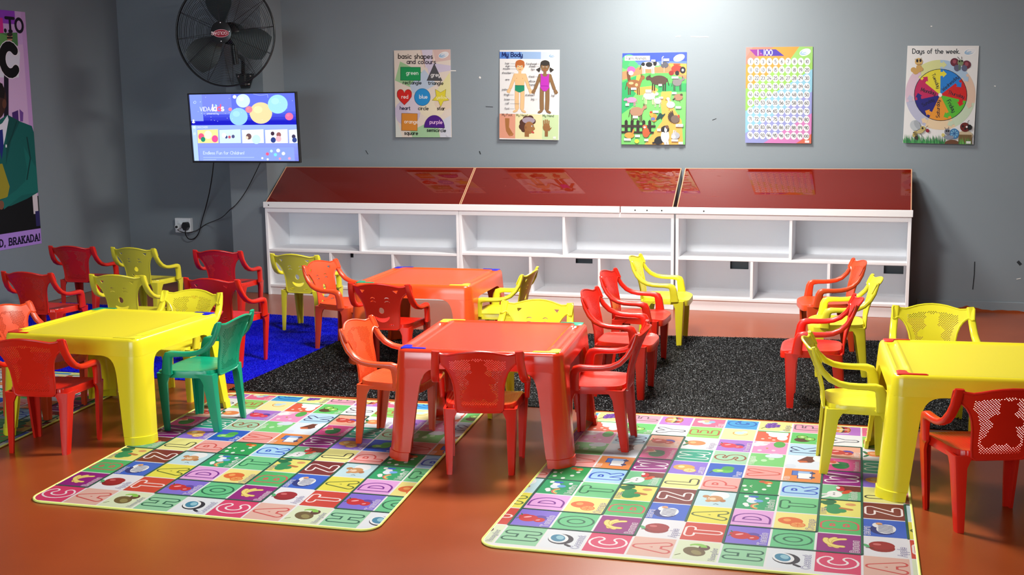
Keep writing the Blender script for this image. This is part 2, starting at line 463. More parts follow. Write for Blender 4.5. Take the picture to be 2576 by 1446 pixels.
# ------------------------------------------------------------------ the room
XL, YB, XR, YF = -6.45, 9.30, 3.4, -1.6
struct('floor', MB().box((XL-.1, YF-.1, -.1), (XR+.1, YB+.1, 0)), M_floor)
struct('ceiling', MB().box((XL-.1, YF-.1, CEIL), (XR+.1, YB+.1, CEIL+.1)), M_ceil)
wall_back = struct('wall_back', MB().box((XL-.1, YB, 0), (XR+.1, YB+.1, CEIL)), M_wall)
struct('wall_left', MB().box((XL-.1, YF, 0), (XL, YB, CEIL)), M_wall)
struct('wall_right', MB().box((XR, YF, 0), (XR+.1, YB, CEIL)), M_wall)
mb = MB(); plate(mb, [(XL, 0), (XR, 0), (XR, CEIL), (XL, CEIL)], [[(WIN[0], WIN[2]), (WIN[1], WIN[2]), (WIN[1], WIN[3]), (WIN[0], WIN[3])]], lambda x, z, d: (x, YF-d, z), .1)
struct('wall_front', mb, M_wall)
M_frame = mat('window_aluminium', (.5, .5, .52), .4, .5, metal=.8)
mb = MB(); wx0, wx1, wz0, wz1 = WIN
for a, b, c, d in ((wx0, wx1, wz0, wz0+.05), (wx0, wx1, wz1-.05, wz1), (wx0, wx0+.05, wz0+.05, wz1-.05), (wx1-.05, wx1, wz0+.05, wz1-.05)): mb.box((a, YF-.08, c), (b, YF-.03, d))
win = struct('window_1', mb, M_frame)
for k in (1, 2): obj('mullion', MB().box((wx0+(wx1-wx0)*k/3-.025, YF-.08, wz0+.05), (wx0+(wx1-wx0)*k/3+.025, YF-.03, wz1-.05)), M_frame, win, 0)
struct('wall_pillar', MB().box((-5.205, 8.94, 0), (-4.862, YB, CEIL)), M_wall)
struct('baseboard_back', MB().box((XL+.012, YB-.012, 0), (-5.205, YB, .075), .004), M_wall)
struct('baseboard_back', MB().box((.25, YB-.012, 0), (XR, YB, .075), .004), M_wall)
struct('baseboard_left', MB().box((XL, YF, 0), (XL+.012, YB, .075), .004), M_wall)
def clear_glass():
    M = bpy.data.materials.new('clear_window_glass'); M.use_nodes = True; nt = M.node_tree; nt.nodes.clear()
    out = nt.nodes.new('ShaderNodeOutputMaterial'); tr = nt.nodes.new('ShaderNodeBsdfTransparent'); gl = nt.nodes.new('ShaderNodeBsdfGlossy'); fr = nt.nodes.new('ShaderNodeFresnel'); mx = nt.nodes.new('ShaderNodeMixShader')
    tr.inputs[0].default_value = (.96, .98, .97, 1); gl.inputs['Roughness'].default_value = .02; fr.inputs[0].default_value = 1.45
    nt.links.new(fr.outputs[0], mx.inputs[0]); nt.links.new(tr.outputs[0], mx.inputs[1]); nt.links.new(gl.outputs[0], mx.inputs[2]); nt.links.new(mx.outputs[0], out.inputs[0]); return M
M_glass = clear_glass()
for k in range(3): obj('pane', MB().box((wx0+(wx1-wx0)*k/3+.03, YF-.058, wz0+.05), (wx0+(wx1-wx0)*(k+1)/3-.03, YF-.052, wz1-.05)), M_glass, win, 0)
# red floor paint that crept up the foot of the back wall
_rn = random.Random(3); pts = [(.25, 0)]
x = .25
while x < 2.2:
    hh = .008+.022*max(0, 1-abs(x-.60)/.12)+_rn.random()*.010; pts.append((x, hh)); x += .035
pts.append((2.2, 0))
mbp = MB(); n = len(pts)
mbp.add([(a, YB-.0135, b) for a, b in pts]+[(a, YB-.012, b) for a, b in pts], [tuple(range(n)), tuple(range(2*n-1, n-1, -1))]+[(i, (i+1) % n, (i+1) % n+n, i+n) for i in range(n)])
o = obj('paint_smear', mbp, M_floor, wall_back, 0); o['label'] = 'red floor paint smeared up the foot of the grey wall'
# scratches and chips in the wall paint
M_chip = mat('paint_chip', (.7, .7, .68), .7, .2); M_scuff = mat('dark_scuff', (.03, .035, .04), .8, .1)
def mark(px, w_, mm):
    q = [pix(a, b, 1, YB) for a, b in px]; mb = MB()
    for a, b in zip(q, q[1:]):
        d = (b-a).normalized(); nrm = Vector((-d.z, 0, d.x))*w_/2; y = Vector((0, -.0015, 0))
        mb.add([a+nrm+y, b+nrm+y, b-nrm+y, a-nrm+y, a+nrm, b+nrm, b-nrm, a-nrm], [(0,1,2,3),(4,7,6,5),(0,4,5,1),(1,5,6,2),(2,6,7,3),(3,7,4,0)])
    obj('wall_mark', mb, mm, wall_back, 0)
mark([(1134,178),(1147,178)], .006, M_chip); mark([(1206,193),(1209,197)], .012, M_chip); mark([(1222,268),(1240,269)], .004, M_scuff)
mark([(2452,658),(2451,690),(2447,728)], .007, M_scuff); mark([(2560,657),(2568,666)], .02, M_scuff); mark([(2557,702),(2568,700)], .005, M_chip)
mark([(1792,302),(1802,298)], .004, M_scuff); mark([(1700,92),(1712,91)], .006, M_chip); mark([(1738,92),(1782,93)], .005, M_chip)
mark([(2341,66),(2345,66)], .006, M_chip); mark([(2501,216),(2505,217)], .006, M_chip); mark([(920,378),(926,388)], .005, M_scuff); mark([(1206,380),(1209,388)], .008, M_scuff)

# ceiling lamps (their light is set at the top)
M_lamp = mat('lamp_diffuser', (.9, .9, .9), .5, .3, emit=((1, .97, .92), 3.0)); M_house = mat('lamp_housing', (.8, .8, .8), .5, .3)
lamp_lab = ['square ceiling panel lamp above the red table', 'square ceiling panel lamp above the white shelves', 'square ceiling panel lamp over the bare front of the room']
for (x, y, sx, sy, p), lb in zip(LAMPS, lamp_lab):
    t = thing('ceiling_light', lb, 'lamp', (x, y, CEIL), 0, 'ceiling panel lamps')
    mb = MB()
    for a, b in (((-sx/2-.03, -sy/2-.03), (sx/2+.03, -sy/2)), ((-sx/2-.03, sy/2), (sx/2+.03, sy/2+.03)), ((-sx/2-.03, -sy/2), (-sx/2, sy/2)), ((sx/2, -sy/2), (sx/2+.03, sy/2))):
        mb.box((a[0], a[1], -.065), (b[0], b[1], 0))
    obj('frame', mb, M_house, t, 0); obj('diffuser', MB().box((-sx/2, -sy/2, -.06), (sx/2, sy/2, -.05)), M_lamp, t, 0)

# ------------------------------------------------------------------ rugs of artificial grass
def rug(name, corners, m, label, nblades, seed, h=.011):
    cx = sum(c[0] for c in corners)/4; cy = sum(c[1] for c in corners)/4
    t = thing(name, label, 'rug', (cx, cy, 0))
    L = [(c[0]-cx, c[1]-cy) for c in corners]
    mb = MB(); mb.loft([[(x, y, .0005) for x, y in L], [(x, y, .004) for x, y in L]]); obj('backing', mb, m, t, 0)
    g = np.random.default_rng(seed); u, v = g.random(nblades), g.random(nblades)
    C = np.array(L); base = (C[0]*((1-u)*(1-v))[:, None]+C[1]*(u*(1-v))[:, None]+C[2]*(u*v)[:, None]+C[3]*((1-u)*v)[:, None])
    an = g.random(nblades)*6.283; wd = .0016+g.random(nblades)*.001; hh = h*(.6+.5*g.random(nblades)); ln = (g.random((nblades, 2))-.5)*.014
    V = np.zeros((nblades, 3, 3), 'f'); d = np.c_[np.cos(an), np.sin(an)]*wd[:, None]
    V[:, 0, :2] = base-d; V[:, 1, :2] = base+d; V[:, 0, 2] = V[:, 1, 2] = .003; V[:, 2, :2] = base+ln; V[:, 2, 2] = hh
    me = bpy.data.meshes.new('grass_pile'); me.vertices.add(nblades*3); me.loops.add(nblades*3); me.polygons.add(nblades)
    me.vertices.foreach_set('co', V.ravel()); me.loops.foreach_set('vertex_index', np.arange(nblades*3, dtype='i'))
    me.polygons.foreach_set('loop_start', np.arange(0, nblades*3, 3, dtype='i')); me.polygons.foreach_set('loop_total', np.full(nblades, 3, 'i'))
    me.update(); o = obj('grass_pile', me, m, t); o['kind'] = 'stuff'
rug('grass_rug', [(-3.42, 5.75), (1.7, 5.91), (1.7, 8.16), (-3.42, 7.62)], M_turf_black, 'black artificial grass rug with sheen painted as white flecks between the tables and the shelves', 170000, 1)
rug('grass_rug', [(-6.40, 5.97), (-3.43, 5.89), (-3.42, 7.92), (-6.30, 8.10)], M_turf_blue, 'bright blue artificial grass rug in front of the television', 110000, 2)

# ------------------------------------------------------------------ alphabet mats
WHT = (238, 240, 243); DG = (20, 95, 78)
# each cell: fill, what stands on it; rows run away from the near edge, five columns repeat
LET = {}
def L_(fill, ch, col): return ('L', fill, ch, col)
CELLS = [
 [L_((150,215,172),'H',(25,100,80)), ('coconut',(232,240,248)), L_((224,62,112),'C',(250,240,245)), L_((232,188,175),'A',(214,84,84)), ('honeydew',(226,240,205))],
 [('tomato',(132,112,222)), L_((104,205,145),'O',(22,110,80)), ('banana',(150,22,132)), ('apple',(236,238,246)), L_((212,66,52),'T',(250,235,235))],
 [L_((231,172,232),'D',(122,32,152)), ('orange',(246,236,145)), L_((82,192,112),'B',(220,96,96)), ('zebra',(52,102,212)), L_((236,230,84),'A',(96,112,44))],
 [('unicorn',(32,166,108)), L_((112,206,142),'T',(24,110,76)), ('tree',(241,236,125)), L_((126,42,42),'Z',(250,240,240)), ('bear',(196,230,240))],
 [('turtle',(32,162,84)), L_((168,216,250),'R',(24,76,204)), ('rabbit',(122,202,152)), L_((241,240,152),'L',(70,72,60)), L_((240,172,168),'P',(214,84,80))],
 [L_((236,162,158),'V',(214,84,72)), ('van',(230,142,72)), L_((150,22,132),'W',(248,235,248)), ('lemon',(142,112,220)), ('pear',(32,92,204))],
 [('volcanoL',(122,210,122)), ('volcanoR',(226,238,252)), ('watermelon',(216,72,142)), L_((28,166,138),'M',(228,246,240)), L_((166,216,182),'S',(150,80,52))],
 [('sheepB',(236,152,202)), L_((186,226,250),'K',(60,66,120)), ('berry',(236,178,152)), ('mango',(238,240,246)), ('strawberry',(176,122,216))],
 [('sheepT',(230,102,72)), ('kiwi',(102,206,112)), L_((236,240,246),'Y',(80,84,96)), L_((150,216,112),'E',(186,92,60)), ('moon',(250,240,172))],
 [('grape',(241,240,152)), L_((240,168,192),'F',(120,100,116)), ('burger',(192,122,216)), ('egg',(236,112,152)), L_((62,166,226),'G',(22,96,190))],
]
NAMES = dict(coconut='Coconut', honeydew='Honeydew', tomato='Tomato', banana='Banana', apple='Apple', orange='Orange', zebra='zebra', tree='Tree', rabbit='Rabbit', van='Van',
             lemon='Lemon', pear='Pear', volcanoL='Volcano', watermelon='Watermelon', berry='Berry', mango='Mango', strawberry='Strawberry', kiwi='Kiwi', grape='Grape', egg='Egg', unicorn='Unicorn')
DU, DV = .157, .190      # cell size in metres
def draw_cell(p, i, j, cell):
    # inside a cell: a along the reading direction (away from the near edge, 0..DV), b up the letters (towards the mat's left edge, 0..DU)
    T = lambda a, b: (i+1-b/DU, j+a/DV)
    q = Print(None); q.k = p.k
    fill = cell[1]; mg = .004
    q.rect(mg, mg, DV-mg, DU-mg, fill)
    if cell[0] == 'L':
        ch, col = cell[2], cell[3]; wd = GLYPH[ch][0]; sz = .098; x0 = DV/2-wd*sz/2; y0 = DU/2-sz/2
        q.text(ch, x0, y0, sz, col, .43); q.text(ch, x0, y0, sz, fill, .265)
    else:
        k = cell[0]; cx, cy = DV/2, DU*.58
        e = q.ell
        def seg(pts, w_, c): q.stroke([(cx+a, cy+b) for a, b in pts], w_, c)
        if k == 'coconut':
            e(cx, cy, .052, .046, (40,40,58), 20); e(cx+.006, cy+.010, .046, .036, (240,246,250), 20); e(cx+.008, cy+.012, .036, .026, (60,140,176), 20); e(cx+.014, cy+.006, .02, .014, (150,205,222), 20)
            seg([(-.05,-.03),(-.062,-.045)], .014, (40,40,58))
        elif k == 'honeydew':
            e(cx-.008, cy-.004, .046, .036, (112,92,52), 35); e(cx-.016, cy-.012, .024, .016, (150,140,84), 35); e(cx+.034, cy-.034, .026, .02, (96,60,48)); q.poly([(cx+a, cy+b) for a, b in arc(.036,-.01,.034,.034,-90,60,8)+arc(.034,-.002,.018,.02,60,-90,6)], (140,206,84))
            seg([(-.04,.04),(-.055,.056)], .004, (96,110,50))
        elif k in ('tomato', 'strawberry', 'berry'):
            r_ = {'tomato': (205,34,44), 'strawberry': (226,60,84), 'berry': (196,66,52)}[k]
            e(cx+.004, cy-.03, .03, .028, (96,70,170)); e(cx-.004, cy+.012, .036, .036, r_); e(cx+.012, cy+.03, .026, .024, r_); e(cx-.016, cy-.032, .024, .022, r_)
            e(cx+.008, cy+.018, .007, .016, (250,180,185), 30); e(cx-.018, cy-.028, .005, .009, (250,180,185), 30)
            seg([(.024,.044),(.04,.05)], .005, (40,110,50)); seg([(.0,.046),(-.014,.056)], .005, (40,110,50))
        elif k == 'banana':
            for a_, o_ in ((-30, 0), (5, .006), (40, .012)):
                c_, s_ = math.cos(R(a_)), math.sin(R(a_)); A = arc(0, -.03, .055, .055, 35, 145, 7)
                seg([(x_*c_-y_*s_+.004, x_*s_+y_*c_-.01+o_) for x_, y_ in A], .02, (196,150,40)); seg([(x_*c_-y_*s_+.004, x_*s_+y_*c_-.01+o_) for x_, y_ in A], .016, (246,228,130))
        elif k == 'apple':
            e(cx-.012, cy, .04, .044, (150,20,34)); e(cx+.012, cy, .04, .044, (164,26,40)); e(cx+.02, cy+.016, .010, .014, (214,110,112)); seg([(-.02,.03),(-.02,.052)], .006, (80,50,30)); e(cx+.0, cy+.052, .018, .009, (86,180,120), 30)
        elif k in ('orange', 'mango', 'lemon'):
            c1, c2 = {'orange': ((232,112,50), (246,170,90)), 'mango': ((238,142,84), (250,190,130)), 'lemon': ((232,170,84), (250,228,160))}[k]
            e(cx+.004, cy+.006, .040, .046, c1); e(cx+.010, cy+.018, .016, .014, c2); 
            if k != 'mango':
                e(cx-.034, cy-.022, .028, .028, c1); e(cx-.034, cy-.022, .024, .024, c2)
                for a_ in range(0, 180, 45): q.stroke([(cx-.034-.02*math.cos(R(a_)), cy-.022-.02*math.sin(R(a_))), (cx-.034+.02*math.cos(R(a_)), cy-.022+.02*math.sin(R(a_)))], .0025, c1)
            else: e(cx+.02, cy+.05, .022, .008, (30,120,70), 20); e(cx-.03, cy+.046, .022, .008, (30,120,70), 150)
        elif k == 'zebra':
            e(cx-.02, cy-.004, .05, .044, (36,52,132), 20); e(cx-.006, cy-.018, .05, .034, (242,246,250), -10); e(cx+.03, cy+.012, .026, .018, (242,246,250)); e(cx+.046, cy+.006, .014, .012, (232,170,120))
            for a_ in range(6): seg([(-.045+.014*a_, -.04), (-.036+.014*a_, .008)], .005, (30,46,120))
            for a_ in range(4): e(cx-.05+a_*.018, cy+.052, .003, .003, (240,246,250), n=8)
        elif k == 'unicorn':
            for a_, b_, r_ in ((-.05,.03,.014), (-.034,.036,.016), (.06,.04,.014), (.052,-.04,.012), (.0,-.05,.01)): e(cx+a_, cy+b_-.01, r_, r_*.7, (236,244,246))
            e(cx+.01, cy+.004, .03, .022, (222,238,250)); e(cx+.038, cy+.008, .018, .015, (240,246,250)); e(cx+.012, cy-.02, .016, .018, (110,170,236)); e(cx+.06, cy+.002, .012, .02, (60,110,210))
            for a_, c_ in ((.034,(230,110,110)), (.027,(250,214,110)), (.02,(120,200,150))): q.stroke([(cx-.052+x_, cy-.03+y_) for x_, y_ in arc(0,0,a_,a_,20,160,6)], .006, c_)
        elif k == 'tree':
            seg([(-.01,-.05),(.01,.02)], .022, (196,126,72)); e(cx+.05, cy-.05, .016, .02, (222,160,104))
            for a_, b_, r_ in ((-.04,.01,.03), (-.014,.02,.032), (.02,.012,.028), (-.03,-.016,.022)): e(cx+a_, cy+b_, r_, r_*.9, (52,156,96))
            for a_, b_, r_ in ((.05,.034,.022), (.07,.024,.022), (.06,.05,.018)): e(cx+a_, cy+b_, r_, r_, (28,116,72))
        elif k == 'bear':
            e(cx+.046, cy-.026, .044, .036, (240,244,248)); e(cx+.0, cy-.01, .038, .032, (206,152,100)); e(cx-.03, cy+.012, .014, .012, (206,152,100)); e(cx+.022, cy+.026, .016, .014, (196,140,92)); e(cx-.004, cy-.002, .016, .013, (238,214,180))
            e(cx-.008, cy+.014, .004, .004, (250,250,250), n=8); e(cx+.008, cy+.014, .004, .004, (250,250,250), n=8); e(cx-.018, cy-.042, .016, .012, (186,124,78)); q.stroke([(cx-.066, cy-.03), (cx-.058, cy-.02), (cx-.066, cy-.012)], .003, (60,60,60))
        elif k == 'turtle':
            e(cx+.06, cy-.04, .02, .018, (222,112,42)); e(cx+.07, cy-.016, .016, .014, (196,84,32)); e(cx+.05, cy-.046, .008, .008, (250,220,150))
            for a_, b_ in ((-.05,.04), (0,.05), (-.03,-.03), (.02,-.045), (-.07,0)): e(cx+a_, cy+b_, .012, .009, (230,246,236))
            q.stroke([(cx-.01, cy+.02), (cx+.0, cy+.028), (cx+.012, cy+.02)], .004, (250,250,230))
        elif k == 'rabbit':
            q.rect(DV*.62, mg, DV-mg, DU*.6, (120,48,40)); e(cx-.022, cy+.012, .04, .03, (244,246,250)); e(cx-.056, cy+.042, .03, .009, (244,246,250), 140); e(cx-.03, cy+.046, .026, .008, (238,232,240), 110)
            e(cx-.03, cy+.014, .004, .005, (40,40,50), n=8); e(cx-.01, cy+.014, .004, .005, (40,40,50), n=8); e(cx+.012, cy-.034, .03, .014, (222,82,50), -30); e(cx+.046, cy-.01, .03, .016, (206,44,52)); e(cx+.06, cy+.0, .016, .008, (248,236,238))
        elif k == 'van':
            q.rect(cx-.042, cy-.05, cx+.03, cy+.006, (240,246,250)); q.rect(cx+.0, cy+.006, cx+.058, cy+.03, (80,126,210)); q.rect(cx+.03, cy-.05, cx+.06, cy+.006, (160,196,240))
            q.stroke([(cx-.042,cy-.05),(cx+.06,cy-.05),(cx+.06,cy+.03),(cx,cy+.03),(cx,cy+.006),(cx-.042,cy+.006)], .004, (50,80,170), True); e(cx-.02, cy-.052, .012, .012, (60,70,110)); e(cx+.04, cy-.052, .012, .012, (60,70,110))
        elif k == 'pear':
            e(cx-.004, cy-.014, .032, .03, (96,196,84)); e(cx-.012, cy+.02, .024, .022, (132,214,96)); e(cx+.03, cy-.02, .03, .026, (70,170,80)); e(cx-.012, cy+.01, .008, .014, (204,240,160)); seg([(-.02,.04),(-.05,.05)], .005, (50,110,60))
        elif k == 'volcanoL':
            for a_, b_ in ((-.02,.04), (-.01,.0), (.02,-.03)): e(cx+a_, cy+b_, .018, .013, (190,238,190))
            e(cx+.07, cy-.045, .034, .032, (216,232,246)); e(cx+.06, cy-.02, .024, .02, (216,232,246))
        elif k == 'volcanoR':
            q.poly([(DV-mg, mg), (DV*.5, DU*.32), (DV*.46, DU*.62), (DV*.6, DU*.7), (DV-mg, DU*.45)], (112,58,42)); q.poly([(DV*.46, DU*.62), (DV*.52, DU*.40), (DV*.62, DU*.45), (DV*.6, DU*.7)], (214,108,60))
            e(DV*.15, DU*.85, .03, .024, (216,228,246)); e(DV*.86, DU*.1, .05, .03, (246,248,252))
        elif k == 'watermelon':
            e(cx-.01, cy-.006, .05, .036, (30,130,70))
            for a_ in (-.03, -.01, .01): q.stroke([(cx+x_, cy-.006+y_) for x_, y_ in arc(a_, -.0, .03, .032, -70, 70, 6)], .006, (16,84,46))
            q.poly([(cx-.01, cy+.05), (cx+.06, cy+.022), (cx+.016, cy-.002)], (240,196,170)); e(cx+.034, cy+.026, .02, .014, (226,96,84))
        elif k == 'sheepB':
            e(cx+.06, cy-.05, .05, .026, (84,176,84)); e(cx+.06, cy+.03, .034, .03, (246,246,250)); e(cx+.04, cy+.05, .026, .02, (246,246,250)); e(cx+.074, cy+.008, .02, .016, (232,212,224)); e(cx-.04, cy-.03, .012, .009, (246,214,232)); e(cx-.05, cy+.03, .014, .01, (246,214,232)); e(cx-.01, cy+.0, .008, .006, (200,150,60))
        elif k == 'sheepT':
            e(cx+.05, cy-.05, .06, .03, (246,246,250)); e(cx+.03, cy-.02, .04, .03, (246,246,250)); e(cx+.066, cy-.01, .03, .034, (246,246,250)); e(cx-.02, cy-.056, .04, .024, (246,246,250)); q.rect(DV*.9, mg, DV-mg, DU-mg, (96,186,96))
            for a_, b_ in ((-.05,.03), (-.03,-.0), (-.06,-.02)): e(cx+a_, cy+b_, .010, .008, (250,214,200))
        elif k == 'kiwi':
            e(cx-.028, cy+.012, .034, .036, (88,62,40)); 
            for a_, b_ in ((.022,.014), (-.006,-.02)): e(cx+a_, cy+b_, .03, .026, (70,84,40)); e(cx+a_, cy+b_, .026, .022, (134,210,90)); e(cx+a_, cy+b_, .009, .008, (230,242,190))
        elif k == 'moon':
            q.stroke([(cx+.02+x_, cy-.02+y_) for x_, y_ in arc(0,0,.034,.034,60,260,9)], .005, (226,150,60)); e(cx+.026, cy-.014, .024, .022, (196,226,240)); e(cx+.046, cy-.036, .016, .014, (206,232,244))
        elif k == 'grape':
            for a_, b_ in ((-.036,.02), (-.014,.024), (.008,.022), (.03,.016), (-.026,-.0), (-.004,.002), (.018,-.002), (-.014,-.02), (.01,-.022), (.04,-.006)): e(cx+a_, cy+b_, .014, .014, (112,62,170), n=12); e(cx+a_+.003, cy+b_+.004, .004, .004, (176,140,220), n=8)
            seg([(-.03,.03),(-.06,.05)], .004, (70,100,40))
        elif k == 'burger':
            for b_, c_ in ((-.03,(232,150,92)), (-.016,(200,60,60)), (-.004,(90,60,50)), (.006,(240,206,110)), (.02,(236,150,90)), (.03,(236,150,90))): e(cx+.0, cy+b_, .05, .014, c_)
            q.rect(cx-.006, cy-.03, cx+.008, cy+.03, (250,236,222)); q.stroke([(cx-.062, cy-.03), (cx-.062, cy+.02)], .012, (230,220,240)); q.stroke(arc(cx, cy, .054, .042, 0, 350, 16), .003, (96,50,60), True)
        elif k == 'egg':
            e(cx-.02, cy-.004, .026, .022, (190,214,232)); e(cx+.012, cy+.006, .026, .022, (240,190,150)); e(cx-.004, cy+.026, .02, .018, (246,230,222)); e(cx+.002, cy-.026, .02, .016, (150,190,224))
        if k in NAMES:
            nm = NAMES[k]; sz = .026 if len(nm) < 8 else .019
            if k in ('tree', 'van', 'zebra', 'volcanoL', 'rabbit'): x0, y0, rt, up = .014, DU-.026 if k != 'rabbit' else .02, (1,0), (0,1)
            else: x0, y0, rt, up = .016, .012, (1,0), (0,1)
            lightbg = sum(fill) > 600
            q.text(nm, x0, y0, sz, (120,110,170) if lightbg else (250,246,250), .26, gap=.24); q.text(nm, x0, y0, sz, fill, .12, gap=.24)
    for pts, col, kk in q.P: p.P.append(([T(a, b) for a, b in pts], col, kk))
    p.k = q.k

def alpha_mat(org, ea, eb, i0, i1, j0, j1, shift, label, seed):
    """org: cell corner (0,0) on the floor; ea/eb: one cell along the rows / columns; the mat covers i0..i1, j0..j1"""
    ctr = Vector((org[0]+ea[0]*(i0+i1)/2+eb[0]*(j0+j1)/2, org[1]+ea[1]*(i0+i1)/2+eb[1]*(j0+j1)/2, 0))
    TH = .007
    W3 = lambda i, j, z: (org[0]+ea[0]*i+eb[0]*j-ctr.x, org[1]+ea[1]*i+eb[1]*j-ctr.y, z)
    t = thing('alphabet_mat', label, 'mat', ctr, 0, 'printed alphabet play mats')
    def rr(d, rad=.075):
        ri, rj = (rad-d)/DU, (rad-d)/DV; a0, a1, b0, b1 = i0+d/DU, i1-d/DU, j0+d/DV, j1-d/DV; out = []
        for cx, cy, s0 in ((a1-ri, b0+rj, -90), (a1-ri, b1-rj, 0), (a0+ri, b1-rj, 90), (a0+ri, b0+rj, 180)):
            out += [(cx+ri*math.cos(R(s0+15*k)), cy+rj*math.sin(R(s0+15*k))) for k in range(7)]
        return out
    o0 = rr(.004)
    mb = MB(); mb.loft([[W3(a, b, .0005) for a, b in o0], [W3(a, b, TH) for a, b in o0]]); obj('pad', mb, M_matpad, t, 0)
    mb = MB(); mb.tube([W3(a, b, .0052) for a, b in rr(.004)], .0048, 8, closed=True); obj('edge_binding', mb, M_bind, t, 60)
    p = Print(lambda i, j, h: W3(i, j, TH+.0004+h), .00004, clip=rr(.010), gain=.52)
    p.rect(i0-1, j0-1, i1+1, j1+1, WHT)
    for j in range(0, math.ceil(j1)):
        k0 = p.k; km = k0
        for i in range(math.floor(i0), math.ceil(i1)):
            p.k = 1; draw_cell(p, i, j, CELLS[j % 10][(i+shift) % 5]); km = max(km, p.k)
        p.k = 1
    p.k = max(k for _, _, k in p.P)+1
    wl = .0085
    def line(pts):      # dark outline that joins cells into paths
        p.layer()
        for (a, b), (c, d) in zip(pts, pts[1:]):
            if a == c: h = wl/2/DU; p.raw([(a-h, min(b,d)), (a+h, min(b,d)), (a+h, max(b,d)), (a-h, max(b,d))], DG)
            else: h = wl/2/DV; p.raw([(min(a,c), b-h), (max(a,c), b-h), (max(a,c), b+h), (min(a,c), b+h)], DG)
    for rep in range(-2, 4):
        B = rep*5-shift
        line([(B, 1), (B+3, 1), (B+3, 8), (B+2, 8), (B+2, 2), (B, 2)]); line([(B, 1), (B, 5), (B+2, 5)]); line([(B, 4), (B+1, 4)]); line([(B+2, 6), (B+3, 6)])
        line([(B-1, 2), (B-1, 4), (B, 4)]); line([(B+2, 4), (B+3, 4)])
    obj('printed_surface', p.mesh('printed_surface'), P_mat, t)
    return t
M_matpad = mat('mat_foam', (.75, .76, .74), .6, .3); M_bind = mat('lime_binding', s2l((222, 234, 128)), .6, .3, bump=(400, .15))
alpha_mat((-1.285, 3.890), (.157, .004), (-.0041, .190), -.34, 9.18, -.17, 9.86, 0, 'alphabet play mat reaching under the yellow table that has only red inlays', 1)
alpha_mat((-3.230, 3.863), (.157, .004), (-.0170, .1885), -.02, 9.50, -.06, 9.62, 2, 'alphabet play mat with the letter C at its corner, between the yellow and red tables', 2)
alpha_mat((-5.28, 4.12), (.157, .004), (-.0205, .1885), -.05, 9.25, -.06, 9.25, 4, 'alphabet play mat mostly hidden beneath the yellow table beside the wall poster', 3)

# ------------------------------------------------------------------ white shelf units with tinted covers
YS, YSB = 8.862, 9.235
def shelf_unit(x0, x1, up, low, holes, label, zm=.37, zb=.068):
    t = thing('shelf_unit', label, 'shelf', ((x0+x1)/2, YS, 0), 0, 'white cubby shelf units along the back wall'); ox = (x0+x1)/2
    def b(name, xa, xb, ya, yb, za, zb, bev=.0015):
        return obj(name, MB().box((xa-ox, ya-YS, za), (xb-ox, yb-YS, zb), bev), M_white, t, 0)
    th = .022
    b('side_panel', x0, x0+th, YS, YSB, 0, .720); b('side_panel', x1-th, x1, YS, YSB, 0, .720)
    b('top_panel', x0+th, x1-th, YS, YSB, .684, .720)
    b('middle_shelf', x0+th, x1-th, YS+.002, YSB, zm-.010, zm+.010); b('bottom_shelf', x0+th, x1-th, YS+.001, YSB, zb, zb+.020)
    b('kick_board', x0+th, x1-th, YS+.012, YS+.03, 0, zb-.001)
    for x in up: b('divider', x-.010, x+.010, YS+.003, YSB, zm+.010, .684)
    for x in low: b('divider', x-.010, x+.010, YS+.003, YSB, zb+.020, zm-.010)
    mb = MB(); ol = [(x0+.001-ox, .05), (x1-.001-ox, .05), (x1-.001-ox, .719), (x0+.001-ox, .719)]
    plate(mb, ol, [[(a-ox, c), (b_-ox, c), (b_-ox, d), (a-ox, d)] for a, b_, c, d in holes], lambda x, z, d: (x, YSB-YS+d, z), .006)
    obj('back_panel', mb, M_white, t, 0)
    return t
def hole(xa, ya, xb, yb):
    p, q = pix(xa, ya, 1, YSB), pix(xb, yb, 1, YSB); return (p.x, q.x, q.z, p.z)
shelf_unit(-4.853, -3.169, [-4.012], [-4.281, -3.737], [hole(872.7, 634, 889.4, 647.7)], 'white cubby shelf unit standing against the pillar below the television', .370, .066)
shelf_unit(-3.167, -1.481, [-2.324], [-2.593, -2.049], [hole(1448, 650, 1490.7, 663)], 'white cubby shelf unit joined between two like units behind the orange table', .381, .070)
shelf_unit(-1.468, .187, [-.636], [-.909, -.364], [hole(1837, 657, 1883, 677.4), hole(2223.4, 668, 2272.6, 689.4)], 'white cubby shelf unit with two dark cable holes and bare wall beside it', .387, .080)
